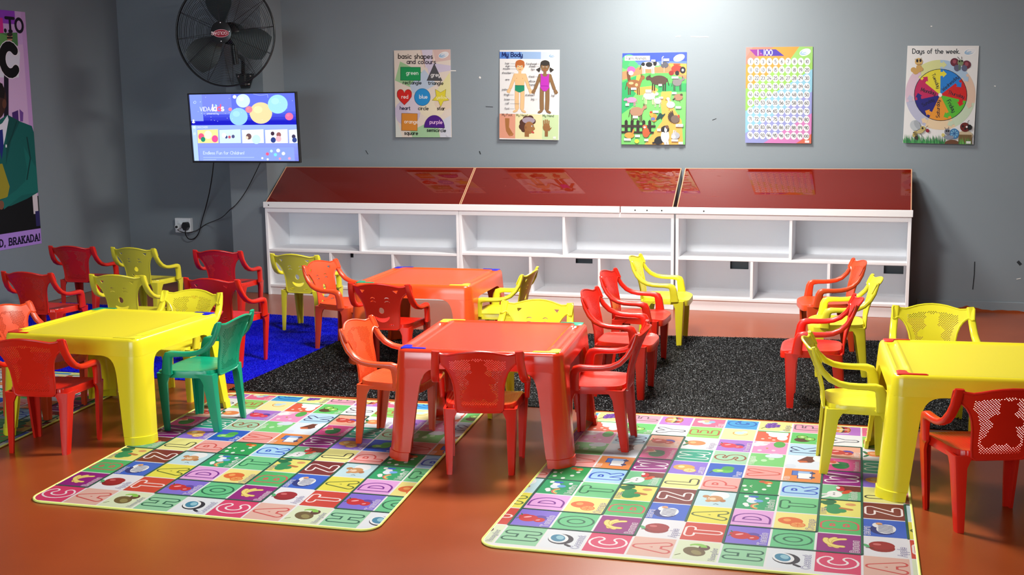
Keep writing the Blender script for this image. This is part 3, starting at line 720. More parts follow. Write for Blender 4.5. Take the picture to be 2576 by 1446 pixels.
# fascia boards across the units
xs = pix(1559.5, 530, 1, 8.845).x
for a, b, lb in ((-4.860, xs-.004, 'long white fascia board along the first two shelf units'), (xs+.004, .195, 'white fascia board with nail holes across the end shelf unit')):
    t = thing('fascia_board', lb, 'board', ((a+b)/2, YS, .7205), 0, 'white fascia boards on the shelf tops')
    obj('board', MB().box((-(b-a)/2, -.014, 0), ((b-a)/2, .006, .048), .002), M_trimw, t, 0)
    for dx in ((.05,) if a < -4 else (.11, .20, .31, .62)):
        mb = MB(); mb.lathe([(.006, 0), (.006, -.0006)], 10, 'y', (-(b-a)/2+dx, -.014, .022)); obj('nail_hole', mb, M_black, t, 0)
def cover(x0, x1, label):
    t = thing('acrylic_cover', label, 'cover', ((x0+x1)/2, YS, .7205), 0, 'red tinted sloping covers on the shelves'); h = (x1-x0)/2
    y0, z0, y1, z1 = .016, .040, .392, .305
    L = math.hypot(y1-y0, z1-z0); ny, nz = -(z1-z0)/L*.006, (y1-y0)/L*.006
    mb = MB(); mb.loft([[(s*h, y0, z0), (s*h, y1, z1), (s*h, y1+ny, z1+nz), (s*h, y0+ny, z0+nz)] for s in (-1, 1)]); obj('slope_panel', mb, M_acr, t, 0)
    for s in (-1, 1):
        xa, xb = (s*h-s*.001, s*h-s*.007)
        mb = MB(); mb.loft([[(x, y0+.004, .001), (x, y1, .001), (x, y1, z1-.004), (x, y0+.004, z0-.002)] for x in (xa, xb)]); obj('end_panel', mb, M_acr, t, 0)
        mb = MB(); mb.tube([(s*(h-.002), y0+ny, z0+nz), (s*(h-.002), y1+ny, z1+nz)], .004, 6); obj('sealed_edge', mb, M_seal, t, 40)
    obj('back_board', MB().box((-h, y1+.001, .001), (h, y1+.008, z1), .001), M_hard, t, 0)
    mb = MB(); mb.tube([(-h, y1+ny, z1+nz), (h, y1+ny, z1+nz)], .003, 6); obj('top_edge', mb, M_seal, t, 40)
M_seal = mat('clear_sealant_edge', s2l((196, 150, 120)), .25, .6)
cover(-4.846, -3.163, 'dark red tinted sloping cover on the shelf beside the pillar')
cover(-3.155, -1.492, 'red tinted sloping cover mirroring a body poster on the joined shelf')
cover(-1.462, .184, 'red tinted sloping cover mirroring a number poster on the end shelf')

# ------------------------------------------------------------------ children's armchairs
def sq(c, rx, ry, rot=0., n=10, e=.8):
    c_, s_ = math.cos(R(rot)), math.sin(R(rot)); out = []
    for k in range(n):
        a = 2*math.pi*k/n; x, y = rx*math.cos(a), ry*math.sin(a); out.append((c[0]+x*c_-y*s_, c[1]+x*s_+y*c_))
    return out
def back_pos(x, u, d):      # u runs up the leaning back, d into its thickness (rearwards)
    return (x, -.122-.030*u/.28-.20*u*u/.28+1.15*x*x*min(1, max(0, u/.1))-d, .268+.955*u)
HALF = [(.0,0),(.05,0),(.084,.001),(.097,.010),(.100,.04),(.101,.08),(.104,.12),(.111,.155),(.122,.185),(.136,.208),(.150,.222),(.160,.2285),
        (.1655,.2295),(.176,.222),(.1865,.226),(.188,.255),(.1885,.276),(.185,.281),(.170,.2785),(.150,.270),(.125,.2675),(.10,.2735),(.07,.2815),(.035,.287),(0,.289)]
def outline():
    return HALF+[(-x, y) for x, y in HALF[::-1][1:-1]]
def back_mesh(kind):
    ol = outline(); mb = MB(); grid = [(x*.02+.0013*((y*7) % 3), y*.02+.0011*((x*5) % 3)) for x in range(-9, 10) for y in range(0, 15)]
    inner = [p for p in grid if in_poly(p, [(x*.94, .004+y*.965) for x, y in ol])]
    holes, conv = [], []
    if kind == 'mesh':
        bear = [(.0,.212,.026,.024),(-.018,.234,.009,.009),(.018,.234,.009,.009),(.018,.205,.018,.012),(.0,.150,.036,.044),(.038,.150,.022,.014),(.052,.146,.012,.012),(-.03,.165,.018,.016),
                (.0,.100,.048,.036),(.046,.072,.020,.018),(-.046,.072,.020,.018)]
        if True:
            area = [(x*.78, .022+y*.845) for x, y in HALF if y < .235 and x < .155]+[(.118,.238),(.06,.250),(0,.256)]
            area = area+[(-x, y) for x, y in area[::-1]]
            row = 0; y = .02
            while y < .256:
                k = -12
                while k <= 12:
                    x = (k+.5*(row % 2))*.0104; k += 1
                    if not in_poly((x, y), area): continue
                    if any(((x-a)/(rx+.005))**2+((y-b)/(ry+.005))**2 < 1 for a, b, rx, ry in bear): continue
                    conv.append(sq((x, y), .0036, .0026, 0, 4))
                y += .0052; row += 1
        inner = [p for p in inner if not in_poly(p, area)]
    else:
        holes.append(sq((0, .118), .0165, .0195, 0, 18))                                         # nose
        sm = arc(0, .100, .052, .056, 205, 335, 12)+arc(0, .092, .047, .022, 332, 208, 12)
        holes.append(sm)                                                                         # smiling mouth
        for s in (-1, 1):
            holes.append([(s*.104, .228), (s*.084, .246), (s*.116, .248)])                       # ears
            for yy, r_ in ((.168, .019), (.190, .016)):                                          # eyes and brows
                holes.append(arc(s*.043, yy, r_, .013, 25, 155, 7)+arc(s*.043, yy-.003, r_-.002, .011, 150, 30, 7))
            holes.append(arc(s*.052, .03, .018, .006, 0, 350, 8))
        inner = [p for p in inner if not any(min((p[0]-a)**2+(p[1]-b)**2 for a, b in h) < .006**2 or in_poly(p, h) for h in holes)]
    plate(mb, ol, holes, back_pos, .0055, inner, conv)
    # moulded rim
    mb.tube([back_pos(x, y, .0028) for x, y in ol], .0052, 6, closed=True)
    return mb.mesh('backrest', 40)
def seat_mesh():
    mb = MB(); N = 48; rings = []
    def ring(sx, sy, z, dish=0.):
        out = []
        for k in range(N):
            a = 2*math.pi*k/N; c, s = math.cos(a), math.sin(a)
            ex = lambda v: math.copysign(abs(v)**.42, v)
            y = .034+.152*ex(s)*sy; hw = .146+.030*(y+.12)/.30; x = hw*ex(c)*sx
            out.append((x, y, z+dish*(.5+.5*abs(x)/.16)-.012*max(0, (y-.135)/.05)))
        return out
    rings = [ring(.02,.02,.286), ring(.3,.3,.286), ring(.6,.6,.287), ring(.85,.85,.291), ring(.94,.95,.297), ring(.985,.985,.297), ring(1.,1.,.291), ring(1.005,1.,.262), ring(.97,.97,.262), ring(.96,.96,.280), ring(.5,.5,.279), ring(.02,.02,.279)]
    mb.loft(rings); return mb.mesh('seat', 45)
def sect_sweep(mb, path, wdt, hgt, side=Vector((1, 0, 0)), e=.55, n=12):
    P = [Vector(p) for p in path]; rings = []
    for i in range(len(P)):
        t = (P[min(i+1, len(P)-1)]-P[max(i-1, 0)]).normalized(); s_ = (side-t*side.dot(t)).normalized(); nn = t.cross(s_)
        w_, h_ = wdt[i]/2, hgt[i]/2; r_ = []
        for k in range(n):
            a = 2*math.pi*(k+.5)/n; c, s = math.cos(a), math.sin(a)
            r_.append(P[i]+s_*w_*math.copysign(abs(c)**e, c)+nn*h_*math.copysign(abs(s)**e, s))
        rings.append(r_)
    mb.loft(rings)
def arm_mesh(s):
    path = [(.172,-.178,.540),(.174,-.173,.518),(.178,-.160,.480),(.183,-.138,.442),(.187,-.108,.412),(.190,-.072,.395),(.191,-.035,.388),(.191,.005,.386),(.191,.040,.386),(.190,.068,.384),(.189,.084,.376),(.188,.091,.360),(.187,.095,.337),(.186,.098,.312),(.185,.100,.284)]
    wd = [.034,.035,.035,.035,.035,.035,.035,.035,.035,.034,.032,.029,.026,.024,.023]; hg = [.014,.018,.022,.024,.025,.025,.025,.025,.026,.032,.042,.046,.047,.050,.056]
    mb = MB(); sect_sweep(mb, path, wd, hg)
    if s < 0: mb = mb.mirror_x()
    return mb.mesh('arm', 50)
def leg_mesh(front, s):
    """tapering angle-section leg, ridge outwards"""
    mb = MB(); rings = []; fy = 1 if front else -1
    top = (.188, .160, .286) if front else (.156, -.120, .280); bot = (.169, .146, 0) if front else (.145, -.140, 0)
    for f, wx, wy in ((0,.075,.090),(.07,.056,.066),(.16,.044,.054),(.35,.040,.050),(.7,.033,.041),(.97,.027,.034),(1,.026,.032)):
        if not front and f == 0: wx, wy = .070, .095
        x, y, z = (top[i]+(bot[i]-top[i])*f for i in range(3)); th = .011
        rd = .012
        p = [(x-wx, y), (x-rd, y), (x-rd*.3, y-rd*.3*fy), (x, y-rd*fy), (x, y-wy*fy), (x-th, y-wy*fy), (x-th, y-th*fy), (x-wx, y-th*fy)]
        rings.append([(a*s, b, z) for a, b in p])
    mb.loft(rings); return mb.mesh('leg', 35)
CH = dict(seat=seat_mesh(), mesh=back_mesh('mesh'), face=back_mesh('face'), arm=(arm_mesh(-1), arm_mesh(1)), leg=[leg_mesh(f, s) for f in (0, 1) for s in (-1, 1)])
def ridged(m):
    M = m.copy(); M.name = m.name+'_ridged_seat'; nt = M.node_tree; b = nt.nodes['Principled BSDF']
    tc = nt.nodes.new('ShaderNodeTexCoord'); wv = nt.nodes.new('ShaderNodeTexWave'); wv.bands_direction = 'X'; wv.inputs['Scale'].default_value = 26
    nt.links.new(tc.outputs['Object'], wv.inputs['Vector']); bp = nt.nodes.new('ShaderNodeBump'); bp.inputs['Strength'].default_value = .5; bp.inputs['Distance'].default_value = .0015
    nt.links.new(wv.outputs['Fac'], bp.inputs['Height']); nt.links.new(bp.outputs['Normal'], b.inputs['Normal']); return M
def coloured(me, m):
    c = me.copy(); c.materials.clear(); c.materials.append(m); return c
SET = {}
def chair_set(m, kind):
    if (m.name, kind) not in SET:
        SET[m.name, kind] = [('seat', coloured(CH['seat'], ridged(m))), ('backrest', coloured(CH[kind], m))]+[('arm', coloured(a, m)) for a in CH['arm']]+[('leg', coloured(l, m)) for l in CH['leg']]
    return SET[m.name, kind]
def chair(x, y, yaw, m, kind, label, z=.0):
    t = thing('toddler_chair', label, 'chair', (x, y, z), R(yaw), 'small plastic armchairs')
    for nm, me in chair_set(m, kind):
        obj(nm, me, None, t)
    return t
MZ, RZ = .008, .004
chair(-5.71, 7.66, 3, M_red, 'mesh', 'red toddler chair in the rear row, closest to the left wall', RZ)
chair(-5.17, 7.66, -2, M_yellow, 'face', 'yellow smiling-face toddler chair in the rear row between two red chairs', RZ)
chair(-4.485, 7.64, 3, M_red, 'mesh', 'red toddler chair in the rear row, closest to the pillar', RZ)
chair(-5.08, 6.40, 0, M_red, 'mesh', 'red toddler chair of the second row, beside the yellow smiling one', RZ)
chair(-4.445, 6.41, 3, M_yellow, 'face', 'yellow smiling-face toddler chair of the second row behind the yellow table', RZ)
chair(-3.77, 6.39, -2, M_red, 'face', 'red face-backed toddler chair of the second row on the blue rug edge', RZ)
chair(-3.635, 5.60, 179, M_yellow, 'mesh', 'yellow bear-back toddler chair facing the yellow table, next to the green chair', 0)
chair(-4.105, 5.085, -87, M_red_lit, 'mesh', 'lit-toned red bear-back toddler chair at the wall side of the yellow table', MZ)
chair(-3.65, 4.57, 8, M_red, 'mesh', 'red toddler chair drawn up to the front of the yellow table by the poster wall', 0)
chair(-3.145, 5.08, 93, M_green, 'mesh', 'green toddler chair at the yellow table, the only green one', MZ)
chair(-3.815, 7.545, -4, M_yellow, 'face', 'yellow smiling-face toddler chair standing alone before the white shelves', RZ)
chair(-3.30, 7.01, -99, M_red_lit, 'face', 'lit-toned red face-backed toddler chair pulled up to the side of the orange table', RZ)
chair(-2.72, 6.415, 1, M_red, 'face', 'red face-backed toddler chair with its back turned, at the front of the orange table', RZ)
chair(-2.205, 6.925, 91, M_yellow, 'face', 'yellow face-backed toddler chair at the side of the orange table facing the pillar', RZ)
chair(-2.155, 5.08, -89, M_red_lit, 'mesh', 'lit-toned red bear-back toddler chair at the side of the red table on the alphabet mat', MZ)
chair(-1.675, 5.665, 179, M_yellow, 'face', 'yellow smiling toddler chair behind the red table', .003)
chair(-1.195, 5.24, 93, M_red, 'mesh', 'red toddler chair tucked to the side of the red table opposite the lit-toned red one', MZ)
chair(-1.618, 4.785, 12.5, M_red, 'mesh', 'red toddler chair tucked in at the front of the red table', 0)
chair(-1.315, 6.23, -89, M_red, 'mesh', 'red toddler chair of the row facing the other row, beside the red table', RZ)
chair(-1.38, 6.97, -91, M_red, 'mesh', 'middle red toddler chair in the row ending with a yellow chair at the shelves', RZ)
chair(-1.355, 7.69, -88, M_yellow, 'mesh', 'yellow toddler chair at the shelf end of the row beside two red chairs', RZ)
chair(-.31, 7.70, 102, M_red_lit, 'mesh', 'lit-toned red toddler chair nearest the shelf with two cable holes', RZ)
chair(-.21, 7.01, 95, M_yellow, 'mesh', 'yellow toddler chair between two red ones in the row facing the other row', RZ)
chair(-.30, 6.26, 92, M_red, 'mesh', 'red toddler chair at the end of the row beside the second yellow table', RZ)
chair(-.098, 5.16, -84, M_yellow, 'mesh', 'yellow toddler chair on the mat at the side of the second yellow table', MZ)
chair(.255, 5.955, 184, M_yellow, 'mesh', 'yellow bear-back toddler chair facing out from behind the second yellow table', RZ)
chair(.38, 4.612, 18.5, M_red, 'mesh', 'red bear-back toddler chair at the front of the second yellow table', 0)

# ------------------------------------------------------------------ children's tables
TH = .49
def half(d): return .366+.046*min(1, d/TH)
def corner_pt(a, q, r, k):
    """plan point on the rounded square near its (+,+) corner; q runs along the edge, 0 at the corner"""
    if q < -r: return (a, a+q)
    if q > r: return (a-q, a)
    t = (q+r)/(2*r); p0, p2, c = (a, a-r), (a-r, a), (a-k, a-k)
    return tuple((1-t)**2*p0[i]+2*t*(1-t)*c[i]+t*t*p2[i] for i in (0, 1))
def rk(d): return .042+.022*d/TH, .004+.020*d/TH
def table_leg():
    mb = MB(); rings = []; n = 16
    prof = [(.082,.205),(.0845,.176),(.090,.157),(.100,.143),(.115,.132),(.135,.125),(.165,.120),(.22,.117),(.30,.114),(.38,.111),(.452,.108),(.4535,.108),(.49,.107)]
    for d, w_ in prof:
        a = half(d)+(.004 if d > .453 else 0); r_, k = rk(d)
        out = [corner_pt(a, -w_+2*w_*i/(n-1), r_, k) for i in range(n)]; th = .016; ai = a-th
        inn = [corner_pt(ai, max(-w_, -w_+2*w_*i/(n-1)), r_*.8, k) for i in range(n)]
        # keep the cut edges square to the faces
        inn[0] = (out[0][0]-th, out[0][1]); inn[-1] = (out[-1][0], out[-1][1]-th)
        rings.append([(x, y, TH-d) for x, y in out]+[(x, y, TH-d) for x, y in inn[::-1]])
    mb.loft(rings); return mb.mesh('leg', 32)
def ring_pts(a, r, k, z, n=10):
    q = [corner_pt(a, -r+2*r*i/(n-1), r, k) for i in range(n)]; out = []
    for rot in range(4):
        c, s = [(1,0),(0,1),(-1,0),(0,-1)][rot]; out += [(x*c-y*s, x*s+y*c, z) for x, y in q]
    return out
def table_top():
    mb = MB(); A = lambda d: half(d)
    rings = [ring_pts(A(.0825)-.016, .034, .004, TH-.0825), ring_pts(A(.0825), *rk(.0825), TH-.0825), ring_pts(A(.05), *rk(.05), TH-.05), ring_pts(A(.016), *rk(.016), TH-.016),
             ring_pts(A(0)-.002, .042, .003, TH-.007), ring_pts(A(0)-.007, .040, .003, TH-.002), ring_pts(A(0)-.015, .036, .003, TH)]
    mb.loft(rings, caps=False)
    # upper surface as a height field: sunk writing panel and a pencil trough along two sides
    a = A(0)-.015
    xs = sorted({round(s*v, 5) for s in (-1, 1) for v in (0,.08,.16,.24,.283,.288,.293,.300,.306,.313,.322,.330,.337,.342,a)})
    ys = sorted({round(s*v, 5) for s in (-1, 1) for v in (0,.08,.16,.22,.262,.268,.280,.315,.325,.330,.335,a)})
    def hgt(x, y):
        ax, ay = abs(x), abs(y); z = TH
        pan = min(1, max(0, (.292-ax)/.005))*min(1, max(0, (.334-ay)/.005)); z -= .0045*pan
        if .300 < ax < .342: z -= .011*math.sin(math.pi*(ax-.300)/.042)**.7*min(1, max(0, (.268-ay)/.010))
        return z
    def fit(x, y):      # pull the grid corners into the rounded outline
        r_ = .036; ax, ay = abs(x), abs(y)
        if ax > a-r_ and ay > a-r_:
            dx, dy = ax-(a-r_), ay-(a-r_); mx = max(dx, dy); L = math.hypot(dx, dy)
            if L > 1e-9: f = mx/L; f = f*.35+.65*min(1, f*1.12); ax, ay = a-r_+dx*f, a-r_+dy*f
        return math.copysign(ax, x), math.copysign(ay, y)
    V = []; F = []
    for y in ys:
        for x in xs:
            X, Y = fit(x, y); V.append((X, Y, hgt(x, y)))
    w_ = len(xs)
    for j in range(len(ys)-1):
        for i in range(w_-1): F.append((j*w_+i, j*w_+i+1, (j+1)*w_+i+1, (j+1)*w_+i))
    mb.add(V, F)
    mb.loft([ring_pts(A(.0815)-.016, .034, .004, TH-.0815), ring_pts(A(0)-.03, .034, .004, TH-.02)], caps=True)
    return mb.mesh('table_top', 40)
def inlay():
    P = [(.016,.018),(.024,.012),(.128,.012),(.131,.016),(.128,.027),(.078,.028),(.064,.033),(.058,.045),(.056,.070),(.048,.082),(.028,.084),(.017,.074)]
    n = len(P); c = half(0); mb = MB()
    mb.loft([[(c-x, c-y, TH-.004) for x, y in P], [(c-x, c-y, TH+.0015) for x, y in P], [(c-.045+(.045-x)*.93, c-.032+(.032-y)*.93, TH+.003) for x, y in P]])
    return mb
INL = inlay()
def inlay_mesh(sx, sy):
    o = MB(); o.v = [(x*sx, y*sy, z) for x, y, z in INL.v]; o.f = list(INL.f); return o
T_LEG, T_TOP = table_leg(), table_top()
CORN = dict(b=(M_blue, 'blue'), y=(M_yellow, 'yellow'), g=(M_green, 'green'), r=(M_red, 'red'))
TSET = {}
def table(x, y, yaw, m, cols, label, z=0.):
    t = thing('toddler_table', label, 'table', (x, y, z), R(yaw), 'low plastic play tables')
    if m.name not in TSET: TSET[m.name] = (coloured(T_LEG, m), coloured(T_TOP, m))
    lg, tp = TSET[m.name]
    obj('table_top', tp, None, t)
    for k in range(4):
        o = obj('leg', lg, None, t); o.rotation_euler = (0, 0, k*math.pi/2)
    for (sx, sy), c in zip(((-1,-1),(1,-1),(1,1),(-1,1)), cols):
        o = obj('corner_inlay', inlay_mesh(sx, sy), CORN[c][0], t, 30); o['label'] = CORN[c][1]+' plastic corner inlay'
table(-3.62, 5.05, 0, M_tyellow, 'rybg', 'yellow plastic play table beside the green chair, with green and blue corner inlays', MZ)
table(-2.67, 6.93, 2, M_torange, 'gybb', 'orange plastic play table in front of the shelves, two blue corner inlays', RZ)
table(-1.675, 5.17, 5, M_tred, 'byyg'[:2]+'gy', 'red plastic play table between the two alphabet mats', MZ)
table(.39, 5.15, 4.5, M_tyellow, 'rrrr', 'yellow plastic play table with only red corner inlays', MZ)

# ------------------------------------------------------------------ posters on the back wall
def poster(name, label, TL, TR, BL, tl, tr, bl, draw, gloss=P_poster):
    """TL.. pixel corners in the photograph on the wall plane; tl.. the same corners in the drawing's coordinates"""
    a, b, c = (pix(*q, 1, YB-.004) for q in (TL, TR, BL))
    ex = (b-a); ez = (c-a); ex.y = ez.y = 0; W, H = ex.length, ez.length
    ex.normalize(); ez.normalize(); ctr = a+ex*(W/2)+ez*(H/2); org = Vector((ctr.x, YB, ctr.z))
    t = thing(name, label, 'poster', org, 0, 'learning posters on the back wall')
    f2 = affine(tl, tr, bl, W, H, None, None, None)
    def at(u, v, h): p = ex*(u-W/2)+ez*(v-H/2); return (p.x, -.004-h-.012*v/H, p.z)
    mb = MB(); nv = 16
    fr = [[at(W*i, H*j/nv, 0) for i in (0, 1)] for j in range(nv+1)]; bk = [[at(W*i, H*j/nv, -.0012) for i in (0, 1)] for j in range(nv+1)]
    mb.loft([[fr[j][0], fr[j][1], bk[j][1], bk[j][0]] for j in range(nv+1)]); obj('sheet', mb, M_paper, t, 40)
    cl = [f_ for f_ in (tl, (tl[0]+0, tl[1]))]
    p = Print(lambda x, y, h: at(*f2(x, y), h+.0006), .00004, gain=.66)
    draw(p)
    # keep every shape on the sheet
    br = (tr[0]+bl[0]-tl[0], tr[1]+bl[1]-tl[1]); loop = [tl, tr, br, bl]
    p.clip = loop if (tr[0]-tl[0])*(bl[1]-tl[1])-(tr[1]-tl[1])*(bl[0]-tl[0]) > 0 else loop[::-1]
    obj('print', p.mesh('print'), gloss, t)
def logo(p, x, y, s=1., rot=-15):
    p.ell(x, y, 66*s, 38*s, (246,248,250), rot); p.ell(x-6*s, y+2*s, 54*s, 26*s, (150,190,226), rot); p.ell(x+10*s, y-6*s, 50*s, 22*s, (236,240,246), rot); p.ell(x-16*s, y+8*s, 34*s, 9*s, (176,206,234), rot)
UPD = (0, -1)
def txt(p, s, x, y, size, col, wt=.12, **k): p.text(s, x, y, size, tuple(int(v*.8) for v in col) if sum(col) < 400 else col, wt*1.3, up=UPD, **k)

def d_shapes(p):
    p.rect(140,160,900,1290,(238,226,214))
    p.poly([(480,160),(640,160),(660,330),(540,400)],(232,206,196)); p.poly([(640,160),(870,160),(870,300),(680,330)],(226,196,190)); p.poly([(500,170),(640,170),(640,400),(560,400)],(224,216,236))
    p.poly([(235,325),(570,485),(500,690),(360,640),(170,560)],(168,212,160)); p.poly([(560,330),(870,370),(870,430),(600,480)],(216,208,232)); p.poly([(860,450),(880,900),(690,690)],(240,236,176)); p.poly([(540,420),(700,600),(520,700),(400,720),(360,620)],(196,214,236))
    p.ell(330,960,165,160,(210,200,226)); p.ell(420,850,150,120,(226,214,230)); p.ell(640,900,160,120,(244,234,206)); p.poly([(180,1000),(270,1270),(185,1270)],(226,232,226)); p.poly([(370,1190),(700,1020),(750,1270),(400,1270)],(172,216,170)); p.poly([(740,1060),(880,980),(885,1270),(750,1270)],(220,226,240))
    p.ell(780,830,110,90,(240,222,200))
    logo(p,780,242,1.,-18)
    txt(p,'basic shapes',212,288,58,(50,30,26),.12); txt(p,'and colours',322,352,54,(60,36,60),.12)
    p.rect(240,392,495,560,(24,60,40)); p.rect(244,396,491,556,(30,160,90)); txt(p,'green',315,486,46,(225,250,235),.12)
    p.poly([(665,345),(768,558),(572,558)],(40,40,44)); p.poly([(665,352),(762,555),(578,555)],(82,82,86)); txt(p,'grey',625,506,46,(240,240,240),.13)
    txt(p,'rectangle',275,604,42,(40,50,44),.13); txt(p,'triangle',595,606,42,(60,60,40),.13)
    h=arc(245,720,47,52,180,350,8)+arc(340,720,47,52,190,360,8)+[(384,760),(350,810),(294,866),(235,810),(200,760)]
    h=[(x,y) for x,y in h]; p.poly(h,(110,16,20)); p.poly([(294+(x-294)*.95,760+(y-760)*.95) for x,y in h],(222,36,30)); txt(p,'red',258,782,44,(255,235,235),.13)
    p.ell(520,762,102,108,(16,80,130),n=32); p.ell(520,762,98,104,(40,152,224),n=32); txt(p,'blue',484,778,44,(235,245,255),.13)
    st=[]
    for k,(x,y) in enumerate([(680,660),(748,700),(816,658),(808,742),(858,795),(785,808),(752,882),(720,805),(642,800),(692,745)]): st.append((x,y))
    p.poly(st,(110,96,20)); p.poly([(750+(x-750)*.95,765+(y-765)*.95) for x,y in st],(238,224,60)); txt(p,'yellow',700,778,38,(250,246,180),.12)
    txt(p,'heart',240,922,42,(44,36,90),.13); txt(p,'circle',472,920,42,(60,60,60),.13); txt(p,'star',710,916,42,(60,50,40),.13)
    p.rect(258,966,462,1184,(120,70,20)); p.rect(262,970,458,1180,(226,146,52)); txt(p,'orange',296,1090,44,(255,240,225),.13)
    sc=arc(675,1140,130,158,180,360,16); p.poly(sc,(30,10,60)); p.poly([(675+(x-675)*.97,1136+(y-1140)*.97) for x,y in sc],(82,24,140)); txt(p,'purple',618,1088,44,(245,200,245),.13)
    txt(p,'square',300,1232,44,(40,44,40),.13); txt(p,'semicircle',584,1188,42,(40,50,44),.13); p.rect(826,1212,860,1240,(226,230,240))

def d_body(p):
    p.rect(1470,160,2250,1310,(244,246,248)); p.rect(1478,208,1600,294,(92,140,226)); p.rect(1600,206,1760,293,(120,164,232)); p.rect(1760,204,2000,292,(160,194,240)); p.rect(2000,202,2235,290,(214,228,246))
    txt(p,'My Body',1512,268,52,(24,44,130),.17); logo(p,2150,245,.85,-14)
    def kid(cx,skin,dk,girl):
        S=[(-58,480),(58,480),(64,560),(52,640),(-52,640),(-64,560)]
        for s in (-1,1):
            p.stroke([(cx+s*62,492),(cx+s*88,570),(cx+s*118,650)],40,dk); p.stroke([(cx+s*62,492),(cx+s*88,570),(cx+s*118,650)],34,skin)
            p.ell(cx+s*136,686,22,34,dk,-s*30); p.ell(cx+s*136,686,19,31,skin,-s*30)
            for q in range(4): p.stroke([(cx+s*(126+q*9),700-q*6),(cx+s*(128+q*12),722-q*8)],8,skin)
            p.stroke([(cx+s*34,640),(cx+s*36,790),(cx+s*32,900)],52,dk); p.stroke([(cx+s*34,640),(cx+s*36,790),(cx+s*32,900)],46,skin)
            p.ell(cx+s*52,938,34,16,dk,s*24); p.ell(cx+s*52,936,32,14,skin,s*24)
        p.poly([(cx+a,b) for a,b in S],skin); p.stroke([(cx,430),(cx,480)],36,skin); p.stroke([(cx-60,488),(cx+60,488)],30,skin)
        hair=(58,52,46) if girl else (196,110,52)
        if girl:
            for s in (-1,1): p.poly([(cx+s*60,390),(cx+s*112,420),(cx+s*70,455),(cx+s*56,420)],hair)
        p.ell(cx,368,60,64,hair); p.ell(cx,392,50,54,skin); p.ell(cx,340,56,34,hair); 
        if not girl: p.ell(cx-46,372,12,30,hair); p.ell(cx+46,372,12,30,hair)
        for s in (-1,1): p.ell(cx+s*22,386,9,7,(250,250,250)); p.ell(cx+s*22,386,5,6,(50,36,30)); p.stroke([(cx+s*12,372),(cx+s*32,370)],4,dk)
        p.stroke([(cx-3,400),(cx+4,404)],5,dk); p.stroke([(cx-16,420),(cx,428),(cx+16,420)],5,(190,60,60))
        if girl: p.poly([(cx-52,470),(cx-40,470),(cx-20,505),(cx+20,505),(cx+40,470),(cx+52,470),(cx+50,560),(cx+56,640),(cx+20,684),(cx-20,684),(cx-56,640),(cx-50,560)],(196,48,196)); p.stroke([(cx-50,622),(cx+50,622)],5,(120,20,130))
        else: p.poly([(cx-58,618),(cx+58,618),(cx+60,682),(cx+10,704),(cx-10,704),(cx-60,682)],(28,150,110)); p.stroke([(cx-58,620),(cx+58,620)],5,(14,84,60)); p.ell(cx-40,532,5,5,dk,n=8); p.ell(cx+36,532,5,5,dk,n=8)
    kid(1740,(244,204,150),(206,150,100),False); kid(2055,(148,112,72),(92,64,40),True)
    gr=(120,122,130)
    for s,x,y,x2 in (('hair',1558,362,1680),('eye',1562,392,1690),('mouth',1530,426,1700),('shoulder',1516,478,1668),('arm',1560,560,1612),('palm',1520,684,1590),('thigh',1545,748,1668),('knee',1552,806,1676),('calf',1560,856,1740),('foot',1556,920,1680),('forehead',1822,362,1990),('cheek',1858,392,1996),('lips',1884,428,2010),('chest',1854,518,2000),('elbow',1858,574,1945),('hand',1866,618,1930),('stomach',1815,745,1850),('hip',2142,746,2150),('leg',1888,795,1965)):
        txt(p,s,x,y,24,gr,.11); p.stroke([(x+12*len(s)+14,y-10),(x2,y-10)],2.5,gr)
    p.rect(1488,975,1692,1282,(232,164,138)); p.rect(1692,973,2032,1282,(240,236,184)); p.rect(2032,973,2235,1282,(206,232,180)); p.rect(1488,1282,2236,1300,(240,242,244))
    txt(p,'My Foot',1520,1002,28,(90,60,50),.12); txt(p,'My Head',1702,1002,28,(96,100,40),.12); txt(p,'My Hand',2036,1000,28,(70,100,60),.12)
    p.poly([(1560,1030),(1618,1030),(1612,1140),(1670,1230),(1655,1250),(1610,1246),(1575,1190),(1565,1120)],(176,116,62)); 
    for q in range(5): p.ell(1626+q*9,1244-q*5,9,10,(190,128,72))
    for a,b,r_ in ((1790,1080,44),(1830,1040,46),(1880,1030,44),(1915,1060,36),(1780,1130,42),(1800,1165,34),(1850,1080,70)): p.ell(a,b,r_,r_,(88,50,34))
    p.ell(1860,1050,80,40,(176,160,176)); p.ell(1870,1140,62,76,(168,116,66)); p.rect(1812,1180,1868,1254,(160,108,60)); p.ell(1930,1150,12,18,(168,116,66)); p.ell(1905,1120,12,9,(250,250,250)); p.ell(1909,1120,6,7,(40,30,24)); p.ell(1915,1196,20,12,(206,80,70),30); p.ell(1825,1140,12,18,(150,98,52))
    p.rect(2066,1160,2106,1244,(150,104,58)); p.ell(2086,1130,46,50,(158,110,62)); p.poly([(2110,1150),(2154,1126),(2146,1144),(2118,1180)],(150,104,58))
    for q in range(4): p.stroke([(2054+q*20,1110),(2050+q*22,1050-10*(q in (1,2)))],16,(164,116,68))
    p.rect(2170,1240,2206,1270,(236,240,236))

